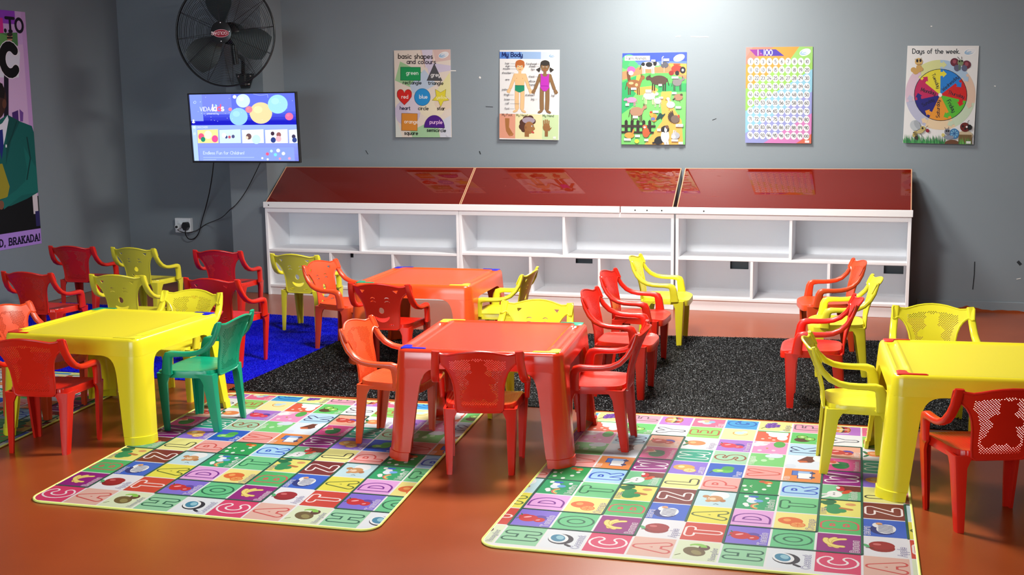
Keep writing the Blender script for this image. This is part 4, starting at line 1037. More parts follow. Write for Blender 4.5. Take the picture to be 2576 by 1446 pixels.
def quad(p,cx,cy,L,H,col,dk,flip=1,neck=.35,head=.2,legs=None):
    lg=legs or dk
    for a in (-.38,-.26,.26,.38): p.stroke([(cx+a*L,cy+.1*H),(cx+a*L+flip*3,cy+.62*H)],L*.075,lg)
    p.ell(cx,cy,L*.5,H*.30,col); p.stroke([(cx+flip*L*.40,cy-.05*H),(cx+flip*L*(.5+.08),cy-neck*H)],L*.2,col); p.ell(cx+flip*L*.64,cy-neck*H-.02*H,L*head*.8,H*.13,col,flip*28)
    p.stroke([(cx-flip*L*.48,cy-.1*H),(cx-flip*L*.58,cy+.3*H)],L*.05,dk)
    for s in (0,1): p.stroke([(cx+flip*L*(.54+.05*s),cy-neck*H-.08*H),(cx+flip*L*(.52+.07*s),cy-neck*H-.22*H)],L*.04,dk)
def d_farm(p):
    p.rect(100,180,910,1310,(120,206,110)); p.rect(110,180,910,340,(58,84,200)); p.rect(110,300,910,345,(96,130,220))
    p.poly([(110,430),(330,370),(560,370),(700,320),(910,330),(910,520),(700,440),(430,440),(250,480),(110,540)],(186,140,96)); p.poly([(680,330),(910,330),(910,470),(760,440)],(232,170,80))
    p.poly([(110,530),(400,440),(700,440),(910,520),(910,660),(560,670),(110,670)],(96,206,96)); p.poly([(110,560),(300,470),(330,600),(280,700),(110,900)],(44,170,100)); p.poly([(560,560),(910,560),(910,660),(560,665)],(52,170,96))
    p.poly([(300,470),(350,462),(340,610),(500,590),(560,640),(520,680),(330,705),(270,660)],(226,172,80)); p.poly([(600,660),(720,655),(700,740),(760,880),(840,1000),(860,1300),(390,1300),(520,1130),(610,1010),(600,880),(585,760)],(232,180,86)); p.poly([(110,720),(300,800),(120,930)],(48,176,104))
    p.ell(210,280,80,60,(84,190,120)); p.ell(170,340,60,50,(70,176,108)); p.ell(260,350,60,46,(84,190,120)); p.stroke([(210,520),(200,440),(215,380)],40,(110,70,44)); p.ell(235,400,50,40,(196,100,170)); p.ell(232,440,30,26,(246,246,250))
    p.rect(158,236,460,292,(246,248,250)); txt(p,'Farm Animals',174,280,33,(90,92,100),.12,gap=.16); logo(p,805,262,1.05,-20)
    quad(p,440,350,170,150,(240,240,240),(30,28,30),1,.1,.2,(236,236,236)); p.ell(450,340,40,30,(30,28,30)); p.ell(380,336,22,22,(30,28,30)); p.ell(520,330,22,26,(30,28,30))
    p.ell(635,345,46,36,(90,90,100)); p.stroke([(606,330),(606,260),(620,245)],10,(216,210,216)); p.stroke([(630,375),(630,430)],7,(210,180,160))
    p.ell(780,390,66,44,(190,60,44)); p.rect(740,330,820,345,(190,80,50)); p.stroke([(750,345),(760,370)],8,(160,60,40)); p.ell(850,405,34,40,(34,30,36)); p.ell(784,440,24,28,(34,30,36)); p.ell(715,440,30,28,(150,40,34)); p.ell(850,405,14,16,(190,190,196))
    quad(p,265,575,170,190,(150,98,56),(96,60,34),1,.42,.2); p.ell(235,560,30,16,(216,180,130)); p.ell(300,580,18,20,(216,180,130))
    quad(p,570,525,200,190,(84,64,52),(56,42,34),-1,.12,.2); quad(p,785,545,110,160,(132,128,130),(70,66,68),1,.2,.2)
    quad(p,240,760,120,110,(232,150,190),(206,120,160),-1,.02,.22); quad(p,455,710,140,160,(240,226,200),(214,196,170),1,.12,.18); quad(p,555,770,80,120,(236,234,228),(190,186,180),-1,.3,.2)
    p.ell(800,725,54,40,(170,130,104)); p.stroke([(760,740),(738,752)],14,(60,48,42)); p.ell(836,695,16,14,(90,64,50)); p.stroke([(815,765),(820,785)],5,(80,60,40))
    p.ell(710,815,50,40,(244,246,248)); p.stroke([(690,790),(682,750)],22,(244,246,248)); p.ell(678,745,20,17,(244,246,248)); p.ell(655,750,12,6,(232,150,60)); p.stroke([(695,850),(690,875)],7,(220,140,60))
    quad(p,300,900,160,190,(176,136,108),(84,62,46),1,.28,.18)
    p.ell(512,970,40,50,(226,150,56)); p.ell(480,930,22,34,(226,170,70),-20); p.ell(476,905,16,13,(206,50,40)); p.ell(500,985,26,20,(110,120,180))
    for q in range(5): p.stroke([(540,990),(580+q*8,920-q*4+q*q*3),(600+q*10,980-q*14)],12,(24,70,66))
    p.stroke([(512,1015),(512,1050)],6,(60,50,30))
    for q in range(11): a=R(110+q*17); p.stroke([(752,970),(752+70*math.cos(a),955-70*math.sin(a))],14,(70,56,50))
    p.ell(765,985,52,48,(120,100,88)); p.ell(806,950,12,20,(200,70,60))
    for q in range(5): p.poly([(158+q*71,1160),(158+q*71,1015),(176+q*71,995),(194+q*71,1015),(194+q*71,1160)],(46,32,28))
    p.rect(118,1060,530,1084,(56,38,32)); p.rect(118,1136,510,1158,(56,38,32))
    p.ell(415,1150,42,60,(196,96,50)); p.ell(402,1080,28,26,(206,110,64)); p.ell(400,1086,14,12,(246,230,220)); p.stroke([(440,1190),(462,1150)],12,(196,96,50))
    p.ell(215,1185,60,36,(214,160,70)); p.stroke([(250,1170),(268,1120)],22,(206,140,60)); p.ell(305,1255,28,24,(240,220,70))
    p.ell(570,1240,60,46,(34,30,32),-30); p.stroke([(530,1265),(500,1272)],20,(34,30,32)); p.ell(645,1190,50,80,(244,244,244)); p.stroke([(640,1230),(650,1288)],26,(244,244,244)); p.stroke([(672,1230),(680,1286)],22,(244,244,244)); p.ell(648,1105,46,42,(40,34,36)); p.ell(652,1112,16,34,(246,246,246)); p.ell(612,1110,16,32,(30,26,28)); p.ell(668,1080,20,22,(110,80,64))
    p.ell(770,1180,50,42,(176,180,190)); p.ell(745,1195,28,28,(206,208,214)); p.stroke([(745,1165),(750,1120)],14,(206,208,214)); p.stroke([(760,1165),(772,1125)],14,(190,192,200))
    W=(246,248,250)
    for a,b,c,d in ((478,282,526,306),(620,270,690,300),(235,614,300,640),(565,570,606,594),(168,802,212,832),(724,664,780,690),(570,720,620,744),(258,950,318,980),(500,886,566,912),(285,1176,342,1206),(150,1222,232,1250),(396,1224,444,1252),(550,1100,594,1130),(722,1226,800,1250),(722,480,800,506),(806,1254,858,1284)): p.rect(a,b,c,d,W)
    p.rect(410,636,478,670,W); txt(p,'sheep',416,662,24,(150,150,160),.12); p.rect(770,832,830,860,W); txt(p,'goose',774,854,20,(150,150,160),.12); p.rect(772,1042,858,1076,W); txt(p,'turkey',778,1066,24,(150,150,160),.12)

def d_hundred(p):
    p.rect(1580,110,2430,1290,(176,190,232))
    cs=[-400,350,630,890,1150,1400,1640,2400]; cols=[(226,130,110),(238,156,56),(150,206,96),(142,200,226),(152,160,222),(214,130,196),(220,110,84)]
    for c0,c1,col in zip(cs,cs[1:],cols): p.poly([(1580,c0+12),(2430,c0-523),(2430,c1-523),(1580,c1+12)],col)
    p.poly([(1610,128),(1700,128),(1610,260)],(232,140,130)); p.poly([(2250,128),(2412,128),(2412,300),(2100,330)],(150,206,110)); p.poly([(1650,165),(1970,160),(2070,236),(1725,240)],(70,46,170)); p.poly([(1650,165),(1760,163),(1830,240),(1725,240)],(140,40,150))
    txt(p,'1',1748,232,62,(250,250,252),.12); txt(p,'-',1782,232,50,(150,120,210),.14); txt(p,'100',1822,230,62,(250,250,252),.12); logo(p,2318,192,1.05,-18)
    for r_ in range(10):
        for c in range(10):
            x=1664+c*75.4-r_*1.1; y=308+r_*96.4-c*.9; n_=str(r_*10+c+1)
            p.k = 20; p.ell(x,y,36,45,(240,243,246),n=18); txt(p,n_,x,y+17,36 if len(n_)<3 else 32,(60,64,76),.13,center=True,gap=.16)
    p.rect(2316,1218,2368,1246,(236,236,240))

def d_days(p):
    p.rect(140,110,1090,1310,(238,240,242))
    txt(p,'Days of the week.',272,212,54,(44,50,66),.13); logo(p,972,190,1.15,-14)
    cx,cy=612,708
    names=[('Tuesday',(236,226,60),(220,226,160)),('Monday',(196,34,96),(222,196,216)),('Sunday',(34,30,130),(190,194,222)),('Saturday',(240,158,48),(240,216,180)),('Friday',(92,196,56),(206,226,200)),('Thursday',(214,30,30),(230,200,180)),('Wednesday',(36,132,222),(176,204,232))]
    rx,ry=430,420
    for k,(n_,c,pale) in enumerate(names):
        a0=-90-k*360/7; a1=a0-360/7; p.poly([(cx,cy)]+arc(cx,cy,rx,ry,a0,a1,8),pale)
    p.ell(cx+4,cy,326,313,(34,40,60),n=40)
    for k,(n_,c,pale) in enumerate(names):
        a0=-90-k*360/7; a1=a0-360/7; p.poly([(cx,cy)]+arc(cx+4,cy,318,306,a0,a1,8),c)
    for k,(n_,c,pale) in enumerate(names):      # arrows to the next day
        a=-90-k*360/7; ca,sa=math.cos(R(a)),math.sin(R(a)); tx,ty=-sa,ca; bx,by=cx+262*ca,cy+252*sa
        f=lambda u,v:(bx+tx*u+ca*v,by+ty*u+sa*v)
        p.poly([f(-2,-24),f(34,-24),f(34,-44),f(80,0),f(34,44),f(34,24),f(-2,24)],c)
        bx,by=cx+370*ca,cy+362*sa; p.poly([f(-2,-24),f(34,-24),f(34,-44),f(80,0),f(34,44),f(34,24),f(-2,24)],pale)
    for n_,x,y,a,sz in (('Tuesday',508,462,68,40),('Wednesday',652,664,-42,40),('Thursday',705,690,16,40),('Friday',692,780,62,46),('Saturday',604,980,-90,42),('Sunday',400,850,-28,40),('Monday',372,664,14,44)):
        c,s=math.cos(R(a)),math.sin(R(a)); p.text(n_,x,y,sz,(40,36,60) if n_!='Sunday' else (20,16,70),.13,right=(c,s),up=(s,-c),gap=.16)
    p.ell(cx,cy,24,24,(246,246,248))
    # caterpillar, butterfly, wasp, snail, ladybird
    for a,b,r_ in ((285,410,36),(310,430,36),(345,410,34),(375,400,28),(350,380,34)): p.ell(a,b,r_,r_*.9,(206,166,96))
    p.ell(348,312,48,46,(216,180,112)); p.ell(330,300,14,20,(40,34,36)); p.ell(370,296,14,20,(40,34,36)); p.stroke([(330,340),(350,352),(375,338)],5,(90,50,40)); p.stroke([(310,280),(300,280)],4,(60,50,40)); p.stroke([(375,272),(382,264)],4,(60,50,40))
    for s in (-1,1): p.ell(858+s*72,330+s*14,52,50,(110,44,62)); p.ell(858+s*46,385,34,38,(96,100,130)); p.ell(858+s*74,322+s*14,22,24,(160,80,96))
    p.ell(858,320,36,36,(130,150,110)); p.ell(846,305,10,12,(30,30,34)); p.ell(876,300,10,12,(30,30,34)); p.ell(845,375,14,34,(96,120,110)); p.stroke([(845,280),(820,252)],5,(60,50,50)); p.stroke([(872,278),(870,250)],5,(60,50,50))
    rn=random.Random(4)
    for k in range(70): x=155+k*7.4; p.poly([(x,1300),(x+16,1300),(x+rn.uniform(-14,26),1235-rn.random()*55)],rn.choice([(58,150,84),(90,176,100),(40,120,66)]))
    p.ell(920,1190,90,60,(206,190,160)); p.poly([(830,1300),(840,1180),(1000,1180),(1000,1300)],(120,96,60)); p.poly(arc(760,1300,95,56,180,360,10),(110,72,48))
    for k in range(20): x=835+k*8; p.poly([(x,1300),(x+14,1300),(x+rn.uniform(-20,24),1240-rn.random()*40)],rn.choice([(80,150,70),(110,176,84),(60,130,60)]))
    p.ell(300,1080,60,64,(196,206,214),-20); p.ell(330,1070,34,60,(170,180,190),-30); p.ell(370,1150,46,24,(206,190,130),-20); p.ell(400,1115,34,30,(196,180,110)); p.ell(300,1185,26,40,(190,170,100),20); p.ell(320,1230,22,24,(60,50,40))
    for k in range(3): p.stroke([(280+k*12,1165+k*20),(318+k*8,1175+k*18)],9,(50,42,34))
    p.ell(395,1112,12,14,(40,36,34)); p.ell(456,1140,22,22,(150,24,50)); p.stroke([(440,1100),(462,1082)],5,(60,50,40)); p.stroke([(370,1180),(390,1210)],5,(60,50,40))
    p.ell(785,1170,58,62,(60,130,190)); p.ell(785,1170,44,48,(120,180,220))
    for k in range(8): a=R(k*45); p.stroke([(785,1170),(785+44*math.cos(a),1170+48*math.sin(a))],7,(40,96,160))
    p.ell(700,1150,36,40,(130,134,150)); p.ell(690,1140,10,12,(30,30,36)); p.ell(714,1140,10,12,(30,30,36)); p.stroke([(680,1120),(668,1098)],6,(110,110,126)); p.stroke([(712,1116),(716,1092)],6,(110,110,126)); p.ell(720,1215,60,24,(140,150,170)); p.ell(648,1190,20,22,(220,210,130))
    p.ell(915,1090,60,56,(110,34,30)); p.ell(970,1090,30,32,(30,26,30)); p.ell(890,1080,14,14,(40,24,24)); p.ell(920,1110,14,14,(40,24,24)); p.ell(936,1086,12,12,(240,236,236)); p.stroke([(950,1060),(950,1020),(966,1006)],5,(40,36,40)); p.rect(930,1258,986,1288,(232,236,236))

poster('wall_poster', 'poster of basic shapes and colours with a red heart and yellow star', (991,127), (1133,124), (997,345), (155,190), (862,172), (185,1270), d_shapes)
poster('wall_poster', 'My Body poster with a drawn boy in green trunks and a girl in purple swimsuit', (1257,126), (1408,125), (1258,350), (1480,188), (2232,175), (1490,1297), d_body)
poster('wall_poster', 'Farm Animals poster with a blue sky, a red tractor and a dark picket fence', (1566,134), (1728,131), (1564,363), (130,205), (897,195), (115,1297), d_farm)
poster('wall_poster', 'rainbow number chart poster with white circles from 1 to 100', (1877,119), (2045,117), (1875,359), (1610,140), (2410,125), (1592,1268), d_hundred)
poster('wall_poster', 'Days of the week poster with a coloured wheel and cartoon insects', (2283,115), (2463,115), (2271,359), (210,120), (1080,120), (150,1295), d_days)

# ------------------------------------------------------------------ banner on the left wall
def banner():
    y1 = pix(62,31,0,XL).y; y0 = y1-.72; z0 = .478; z1 = 2.29
    t = thing('wall_banner', 'tall purple banner of a man in a dark green suit on the left wall', 'banner', (XL, (y0+y1)/2, (z0+z1)/2)); cy = (y0+y1)/2; cz = (z0+z1)/2
    obj('sheet', MB().box((.001, y0-cy, z0-cz), (.003, y1-cy, z1-cz)), M_paper, t, 0)
    s_ = 2.26
    def at(x, y, h):        # drawn in the coordinates of a 2.26x enlargement of the photograph
        q = pix(x/s_, y/s_, 0, XL); return (.0034+h, q.y-cy, q.z-cz)
    p = Print(at, .00012)
    Y0, Y1 = y0, y1
    # back to wall coordinates for the sheet-wide fields
    pw = Print(lambda a, b, h: (.0034+h, a-cy, b-cz), .00012)
    pw.rect(y0, z0, y1, z1, (196,160,214)); pw.rect(y0, 1.30, y1-.05, z1-.25, (206,172,214)); pw.rect(y1-.05, z0, y1, z1, (190,150,206)); pw.rect(y0, z1-.10, y1-.12, z1, (140,60,190)); pw.rect(y0, z1-.22, y1-.26, z1-.06, (206,40,140)); pw.rect(y0, z0, y1, z0+.13, (168,130,214))
    pw.rect(y0, .62, y1-.03, 1.28, (16,20,24)); pw.rect(y0, .60, y1, .86, (12,14,18)); pw.rect(y1-.07, .72, y1-.012, .90, (206,198,206)); pw.rect(y1-.05, .62, y1, .74, (40,36,90))
    p.k = 8
    p.poly([(-60,190),(96,185),(100,260),(-60,300)], (70,120,70)); p.ell(-10,230,60,40,(96,150,84)); p.poly([(20,268),(55,246),(90,256),(112,300),(104,440),(-60,440),(-40,300)], (214,216,232)); p.poly([(40,240),(66,240),(66,262),(54,270),(42,262)], (176,130,104)); p.ell(53,212,16,28,(176,128,104)); p.ell(53,196,16,12,(50,40,40)); p.rect(37,210,69,220,(26,24,28))
    p.poly([(66,640),(100,626),(104,690),(70,690)], (70,40,110)); p.poly([(108,620),(130,640),(128,690),(112,690)], (110,70,150)); p.rect(20,400,46,700,(24,18,36))
    p.ell(-22,570,56,110,(60,36,30)); p.poly([(-60,470),(10,474),(26,520),(20,560),(-60,540)], (20,14,14)); p.ell(22,590,12,26,(96,58,44))
    p.poly([(-80,720),(-20,690),(40,652),(110,690),(178,716),(192,760),(206,960),(220,1090),(150,1130),(60,1170),(-80,1190)], (18,92,88)); p.poly([(40,652),(110,690),(60,800),(30,940)], (14,74,72)); p.poly([(-40,730),(10,700),(40,655),(46,680),(28,780),(14,840),(-30,860)], (220,222,236)); p.poly([(-6,740),(12,735),(18,830),(6,910),(-10,820)], (30,40,120)); p.poly([(-60,940),(10,930),(52,1060),(40,1120),(-60,1150)], (150,140,40))
    p.poly([(130,830),(206,960),(218,1090),(120,1110),(20,1190),(8,1140),(90,1080),(140,1030),(150,960)], (22,104,98)); p.stroke([(150,780),(170,900),(150,1020)], 7, (10,56,56)); p.ell(4,1165,16,26,(120,78,58)); p.rect(28,822,36,838,(220,226,230)); p.stroke([(92,690),(66,770),(40,830)], 5, (10,56,56)); p.stroke([(196,760),(206,960)], 4, (60,150,140))
    # lettering, level on the wall
    k0 = p.k+1; pl = Print(lambda a, b, h: (.0034+h, a-cy, b-cz), .00012); pl.k = k0
    u = lambda x, y: (pix(x/s_, y/s_, 0, XL).y, pix(x/s_, y/s_, 0, XL).z)
    a, b = u(40,176); pl.text('TO', a, b, .098, (26,16,34), .24, gap=.3, serif=True); pl.text('.', a-.03, b, .098, (26,16,34), .3)
    a, b = u(6,438); pl.text('C', a+.02, b+.03, .205, (230,226,236), .42); pl.text('C', a+.02, b+.03, .205, (10,8,12), .36)
    a, b = u(0,1402); pl.text('D, BRAKADA!', a-.005, b, .051, (22,14,48), .22, gap=.32, serif=True)
    allp = Print(lambda x, y, h: (.0034+h, x-cy, y-cz), .00006)
    for pts, c_, k in pw.P+[([u(*a_) for a_ in pts], c_, k) for pts, c_, k in p.P]+pl.P: allp.P.append((pts, c_, k))
    me_list = [(allp, 'printed_picture')]
    for q, nm in me_list:
        me = q.mesh(nm)
        # trim what runs past the sheet
        import bmesh
        bm = bmesh.new(); bm.from_mesh(me)
        for co, no in (((0, y0-cy, 0), (0, -1, 0)), ((0, y1-cy, 0), (0, 1, 0)), ((0, 0, z0-cz), (0, 0, -1)), ((0, 0, z1-cz), (0, 0, 1))):
            bmesh.ops.bisect_plane(bm, geom=bm.verts[:]+bm.edges[:]+bm.faces[:], plane_co=co, plane_no=no, clear_outer=True)
        bm.to_mesh(me); bm.free(); obj(nm, me, P_banner, t)
banner()

# ------------------------------------------------------------------ television
def television():
    W, H = .950, .545; c = Vector((-4.812, 8.50, 1.376))
    t = thing('television', 'flat television with a bright blue menu screen on the pillar', 'television', c); t.rotation_euler = (R(3), 0, R(-.5))
    mb = MB()
    for a, b in (((-W/2,-H/2),(W/2,-H/2+.014)), ((-W/2,H/2-.009),(W/2,H/2)), ((-W/2,-H/2+.014),(-W/2+.009,H/2-.009)), ((W/2-.009,-H/2+.014),(W/2,H/2-.009))): mb.box((a[0],-.004,a[1]),(b[0],.03,b[1]),.001)
    obj('bezel', mb, M_black, t, 0)
    mb = MB(); mb.box((-W/2+.004,.012,-H/2+.004),(W/2-.004,.035,H/2-.004)); mb.box((-W/2+.1,.035,-H/2+.05),(W/2-.1,.075,H/2-.12),.01); obj('back_shell', mb, M_black, t, 0)
    obj('wall_mount', MB().box((-.12,.075,-.12),(.12,.10,.12)).box((-.05,.10,-.05),(.05,.38,.05)).box((-.10,.38,-.15),(.10,.412,.15)), M_black, t, 0)
    x0,y0,x1,y1 = 195,822,1120,1392       # upper-left and lower-right of the picture in the drawing's coordinates (skew evened out below)
    def at(x, y, h):
        f = (y-820)/(1392-820); xl = 195+f*36; xr = 1114+f*28; u = (x-xl)/(xr-xl); yt = 820-10*u; v = (y-yt)/(1392-yt)
        return (-W/2+.008+u*(W-.016), .0115-h, H/2-.008-v*(H-.021))
    p = Print(at, .00008)
    def full(v0, v1, c, u0=0., u1=1.):
        p.layer(); q = []
        for u, v in ((u0,v0),(u1,v0),(u1,v1),(u0,v1)):
            yt = 820-10*u; y = yt+v*(1392-yt); f = (y-820)/572; xl = 195+f*36; xr = 1114+f*28; q.append((xl+u*(xr-xl), y))
        p.raw(q, c)
    for k in range(12): full(k/26, (k+1)/26, tuple(int(a+(b-a)*(max(0, k-6)/5)) for a, b in zip((96,112,232), (20,22,190))), 0, 1)
    full(0,.46,(128,150,246),0,.12); full(.0,.30,(118,132,240),.12,.4); full(.40,.46,(14,16,190))
    for k in range(10): full(.462+k*.0538, .462+(k+1)*.0538, (150-k*3,176-k*5,250-k*2))
    full(.462,1.,(176,206,252),0,.045)
    p.text('VIDAA', 290, 962, 34, (232,236,255), .13, up=UPD, gap=.16); p.text('k', 402, 960, 52, (255,255,255), .2, up=UPD); p.text('i', 432, 960, 52, (255,255,255), .2, up=UPD); p.text('d', 444, 960, 52, (246,90,130), .2, up=UPD); p.text('s', 478, 960, 52, (255,255,255), .2, up=UPD); p.ell(430,912,7,7,(150,240,230),n=10)
    p.text('powered by', 352, 990, 15, (220,226,255), .14, up=UPD)
    for x, y, r_, c in ((668,876,60,(206,232,250)), (596,842,16,(236,240,250)), (628,1010,78,(150,206,246)), (820,980,96,(240,214,160)), (718,950,30,(240,130,150)), (965,905,84,(160,220,236)), (1060,1010,34,(226,110,160)), (556,948,16,(240,130,160))): p.ell(x, y, r_, r_*.95, c, n=28); p.ell(x-r_*.25, y-r_*.3, r_*.4, r_*.32, tuple(min(255, v+14) for v in c))
    rn = random.Random(8)
    for k in range(26): p.ell(rn.uniform(220,1090), rn.uniform(830,1050), 2.6, 2.6, (220,230,255), n=6)
    p.stroke([(236,885),(250,875),(260,885),(252,898),(240,896),(236,885)], 3, (200,220,255)); p.stroke([(760,818),(820,830),(880,822),(884,850)], 2.5, (180,196,250))
    p.ell(233,1042,8,8,(240,246,255)); p.ell(233,1058,13,8,(240,246,255)); p.ell(238,1102,12,12,(206,226,255)); p.ell(240,1156,12,12,(196,220,255))
    p.text('DISCOVER', 264, 1108, 15, (226,236,255), .14, up=UPD)
    for k, (xa, xb, base, spots) in enumerate(((266,448,(250,226,150),((300,1180,26,(240,90,130)),(316,1205,20,(30,140,110)),(420,1200,28,(240,80,150)),(360,1165,34,(255,250,210)))), (460,644,(206,232,250),((520,1185,12,(60,70,130)),(548,1185,12,(200,90,110)),(580,1180,14,(80,80,130)),(500,1170,20,(240,250,255)))),
            (656,842,(226,240,246),((715,1180,24,(110,80,80)),(700,1190,12,(240,214,190)),(780,1205,36,(196,240,232)))), (856,1046,(246,240,246),((920,1155,16,(60,40,60)),(925,1210,22,(40,60,130)),(972,1165,20,(150,90,90)),(970,1200,24,(246,180,190)))), (1058,1132,(232,240,250),((1098,1180,16,(60,50,80)),(1105,1210,20,(50,70,140)))))):
        p.poly([(xa,1124),(xb,1118),(xb+3,1236),(xa+3,1238)], base)
        for x, y, r_, c in spots: p.ell(x, y, r_, r_*1.1, c, n=14)
    p.poly([(280,1280),(1098,1272),(1106,1388),(284,1390)], (138,160,240)); p.text('Endless Fun for Children!', 316, 1334, 26, (206,222,255), .14, up=UPD, gap=.16)
    for x, y in ((318,1362),(318,1382)): p.stroke([(x,y),(x+(440 if y < 1370 else 110),y-2)], 6, (168,190,250))
    for x, y, r_, c in ((908,1305,12,(190,236,250)),(966,1300,16,(236,246,255)),(1010,1326,15,(226,240,255)),(874,1330,14,(230,90,130)),(942,1336,14,(120,226,246)),(980,1370,10,(230,150,180)),(1060,1368,12,(220,160,200)),(830,1366,9,(246,250,255)),(876,1376,9,(246,250,255))): p.ell(x, y, r_, r_, c, n=14)
    o = obj('screen', p.mesh('screen'), P_screen, t); o['label'] = 'lit screen showing a children\'s channel menu'
television()

# ------------------------------------------------------------------ wall fan
def fan():
    c = Vector((-4.908, 8.46, 2.105)); RR = .405
    t = thing('wall_fan', 'large black wire-cage wall fan above the television', 'fan', c); t.rotation_euler = (0, 0, R(6))
    def guard(name, s):
        mb = MB(); zf = lambda r: s*(.072*(1-(r/RR)**2.2)+.006)
        for k in range(26):
            r_ = .085+(RR-.09)*k/25; mb.tube([(r_*math.cos(2*math.pi*i/56), zf(r_), r_*math.sin(2*math.pi*i/56)) for i in range(56)], .0013, 4, closed=True)
        for k in range(12):
            a = 2*math.pi*k/12+.1; mb.tube([(r_*math.cos(a), zf(r_)+s*.002, r_*math.sin(a)) for r_ in (.07,.15,.25,.33,RR)], .0019, 5)
        mb.lathe([(.085, zf(.085)), (.085, zf(.085)+s*.004), (.06, zf(.06)+s*.008), (.001, zf(0)+s*.010)], 28, 'y', caps=False)
        return obj(name, mb, M_fan, t, 40)
    guard('front_guard', -1); guard('rear_guard', 1)
    mb = MB(); mb.tube([(RR*math.cos(2*math.pi*i/72), 0, RR*math.sin(2*math.pi*i/72)) for i in range(72)], .0075, 8, closed=True); obj('cage_rim', mb, M_fan, t, 60)
    for k in range(3):
        mb = MB(); g0 = []; a0 = R(100+120*k)
        for th in (0, .002):
            for i in range(8):
                r_ = .05+(RR-.085)*i/7; half_ = R(26)*(.55+.6*math.sin(math.pi*min(1, i/7*.9+.1)))
                row = []
                for j in range(7):
                    f = j/6*2-1; a = a0+half_*f; row.append((r_*math.cos(a), .028*f+th, r_*math.sin(a)))
                g0.append(row)
        n = 7
        V = [p for r_ in g0 for p in r_]; F = []
        for b_ in (0, 8):
            for i in range(7):
                for j in range(6): F.append(((b_+i)*n+j, (b_+i)*n+j+1, (b_+i+1)*n+j+1, (b_+i+1)*n+j))
        for i in range(7):
            for j in (0, 6): F.append((i*n+j, (i+1)*n+j, (8+i+1)*n+j, (8+i)*n+j))
        mb.add(V, F); obj('blade', mb, M_blade, t, 40)
    mb = MB(); mb.lathe([(.001,-.03),(.045,-.03),(.052,-.02),(.052,.03),(.045,.05)], 28, 'y'); obj('hub', mb, M_fan, t, 40)
    mb = MB(); mb.lathe([(.05,.06),(.085,.085),(.09,.12),(.085,.19),(.05,.215),(.001,.216)], 28, 'y'); obj('motor', mb, M_fan, t, 40)
    p = Print(lambda x, y, h: (x, -.0885-h, y), .00015)
    p.ell(.006, -.008, .064, .030, (236,170,180), n=32); p.ell(.006, -.008, .060, .026, (150,22,44), n=32); p.text('GOLDAIR', .052, .004, .022, (246,220,226), .16, right=(-1,0), up=(0,-1), gap=.24)
    p.ell(.006+.052, -.008, .003, .003, (246,220,226), n=8); p.ell(.006-.052, -.008, .003, .003, (246,220,226), n=8)
    o = obj('badge', p.mesh('badge'), P_badge, t); o['label'] = 'red oval maker\'s badge hung upside down'
    for x, z in ((0,.074),(0,-.066),(-.072,.004),(.07,.006)):
        mb = MB(); mb.lathe([(.006,0),(.006,-.006),(.001,-.008)], 10, 'y', (x, -.078, z)); obj('guard_screw', mb, M_steel, t, 30)
    mb = MB(); mb.tube([(.004,.14,-.06),(.006,.14,-.13),(.012,.15,-.235)], .026, 12); mb.tube([(.01,.15,-.17),(.03,.19,-.175),(.02,.26,-.185),(-.01,.34,-.22),(-.04,.40,-.28),(-.05,.425,-.34)], .017, 10); obj('arm', mb, M_fan, t, 50)
    mb = MB(); bx = -.055
    mb.loft([[(bx-.078,y_,-.300),(bx+.078,y_,-.300),(bx+.074,y_,-.318),(bx+.036,y_,-.418),(bx-.036,y_,-.418),(bx-.074,y_,-.318)] for y_ in (.46,.474)]); mb.box((bx-.02,.40,-.40),(bx+.03,.462,-.305),.005); obj('bracket', mb, M_fan, t, 30)
    for x, z in ((bx-.05,-.32),(bx+.05,-.32),(bx-.032,-.385),(bx+.034,-.385)):
        mb = MB(); mb.lathe([(.009,0),(.009,-.006),(.004,-.010)], 8, 'y', (x,.46,z)); obj('bolt', mb, M_steel, t, 30)
M_fan = mat('black_fan_enamel', (.010, .012, .014), .3, .5); M_blade = mat('dark_fan_blade', (.030, .042, .044), .35, .5)
P_badge = print_mat('badge_print', .3, .5)
fan()

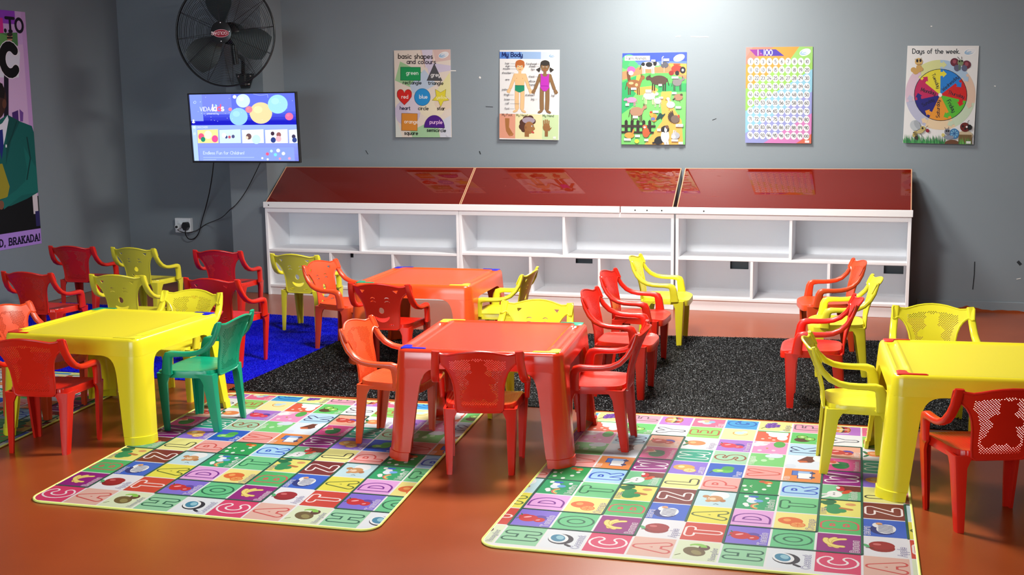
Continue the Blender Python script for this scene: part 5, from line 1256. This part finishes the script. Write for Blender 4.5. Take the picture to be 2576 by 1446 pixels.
# ------------------------------------------------------------------ socket and leads
def socket():
    a, b = pix(446,547,1,YB), pix(487,584,1,YB); cx, cz = (a.x+b.x)/2, (a.z+b.z)/2; w_, h_ = (b.x-a.x)/2, (a.z-b.z)/2
    t = thing('wall_socket', 'white wall socket box with plugs in it', 'socket', (cx, YB, cz))
    obj('box', MB().box((-w_,-.045,-h_),(w_,0,h_),.004), M_socket, t, 30)
    for x in (-.035,.02): obj('switch', MB().box((x-.012,-.051,.018),(x+.012,-.045,.044),.002), M_socket, t, 0)
    return cx, cz
scx, scz = socket()
def lead(name, label, pts, r_, plug):
    P = [Vector(p) for p in pts]; S = []
    for i in range(len(P)-1):        # Catmull-Rom
        p0, p1, p2, p3 = P[max(i-1,0)], P[i], P[i+1], P[min(i+2,len(P)-1)]
        for k in range(6):
            u = k/6; S.append(.5*((2*p1)+(p2-p0)*u+(2*p0-5*p1+4*p2-p3)*u*u+(3*p1-p0-3*p2+p3)*u**3))
    S.append(P[-1]); o0 = P[-1]
    t = thing(name, label, 'cable', o0, 0, 'leads hanging from the television')
    mb = MB(); mb.tube([s-o0 for s in S], r_, 6); obj('cord', mb, M_cable, t, 60); return t, o0
def pw(x, y, Y): return tuple(pix(x, y, 1, Y))
t, o0 = lead('power_lead', 'black power lead with a three-pin plug hanging below the television', [pw(538,402,8.60), pw(534,440,8.95), pw(527,482,9.12), pw(518,520,9.24), pw(508,555,9.26), pw(500,586,9.26), pw(488,600,9.26), pw(475,601,9.25), pw(467,590,9.23), pw(466,578,9.22)], .0045, True)
mb = MB(); mb.loft([[(s*.5*w_, y, z) for s, y in ((-1,-.012),(1,-.012),(1,.037),(-1,.037))] for w_, z in ((.022,-.004),(.055,.022),(.05,.05),(.028,.066))]); obj('plug', mb, M_black, t, 30)
t, o0 = lead('aerial_lead', 'thin black lead running from the television past the pillar to the socket', [pw(657,404,8.60), pw(640,440,8.86), pw(618,482,8.90), pw(596,512,8.90), pw(578,528,8.92), pw(556,548,9.12), pw(520,563,9.278), pw(502,575,9.280), pw(491,581,9.252), pw(479,584,9.246), pw(467,585,9.247), pw(456,583,9.243), pw(447,578,9.232), pw(448,570,9.222)], .0034, False)
mb = MB(); mb.lathe([(.022,-.02),(.024,0),(.022,.035)], 16, 'y'); obj('round_plug', mb, M_socket, t, 30); mb = MB(); mb.lathe([(.010,-.034),(.011,-.02)], 12, 'y'); obj('plug_cap', mb, M_black, t, 30)
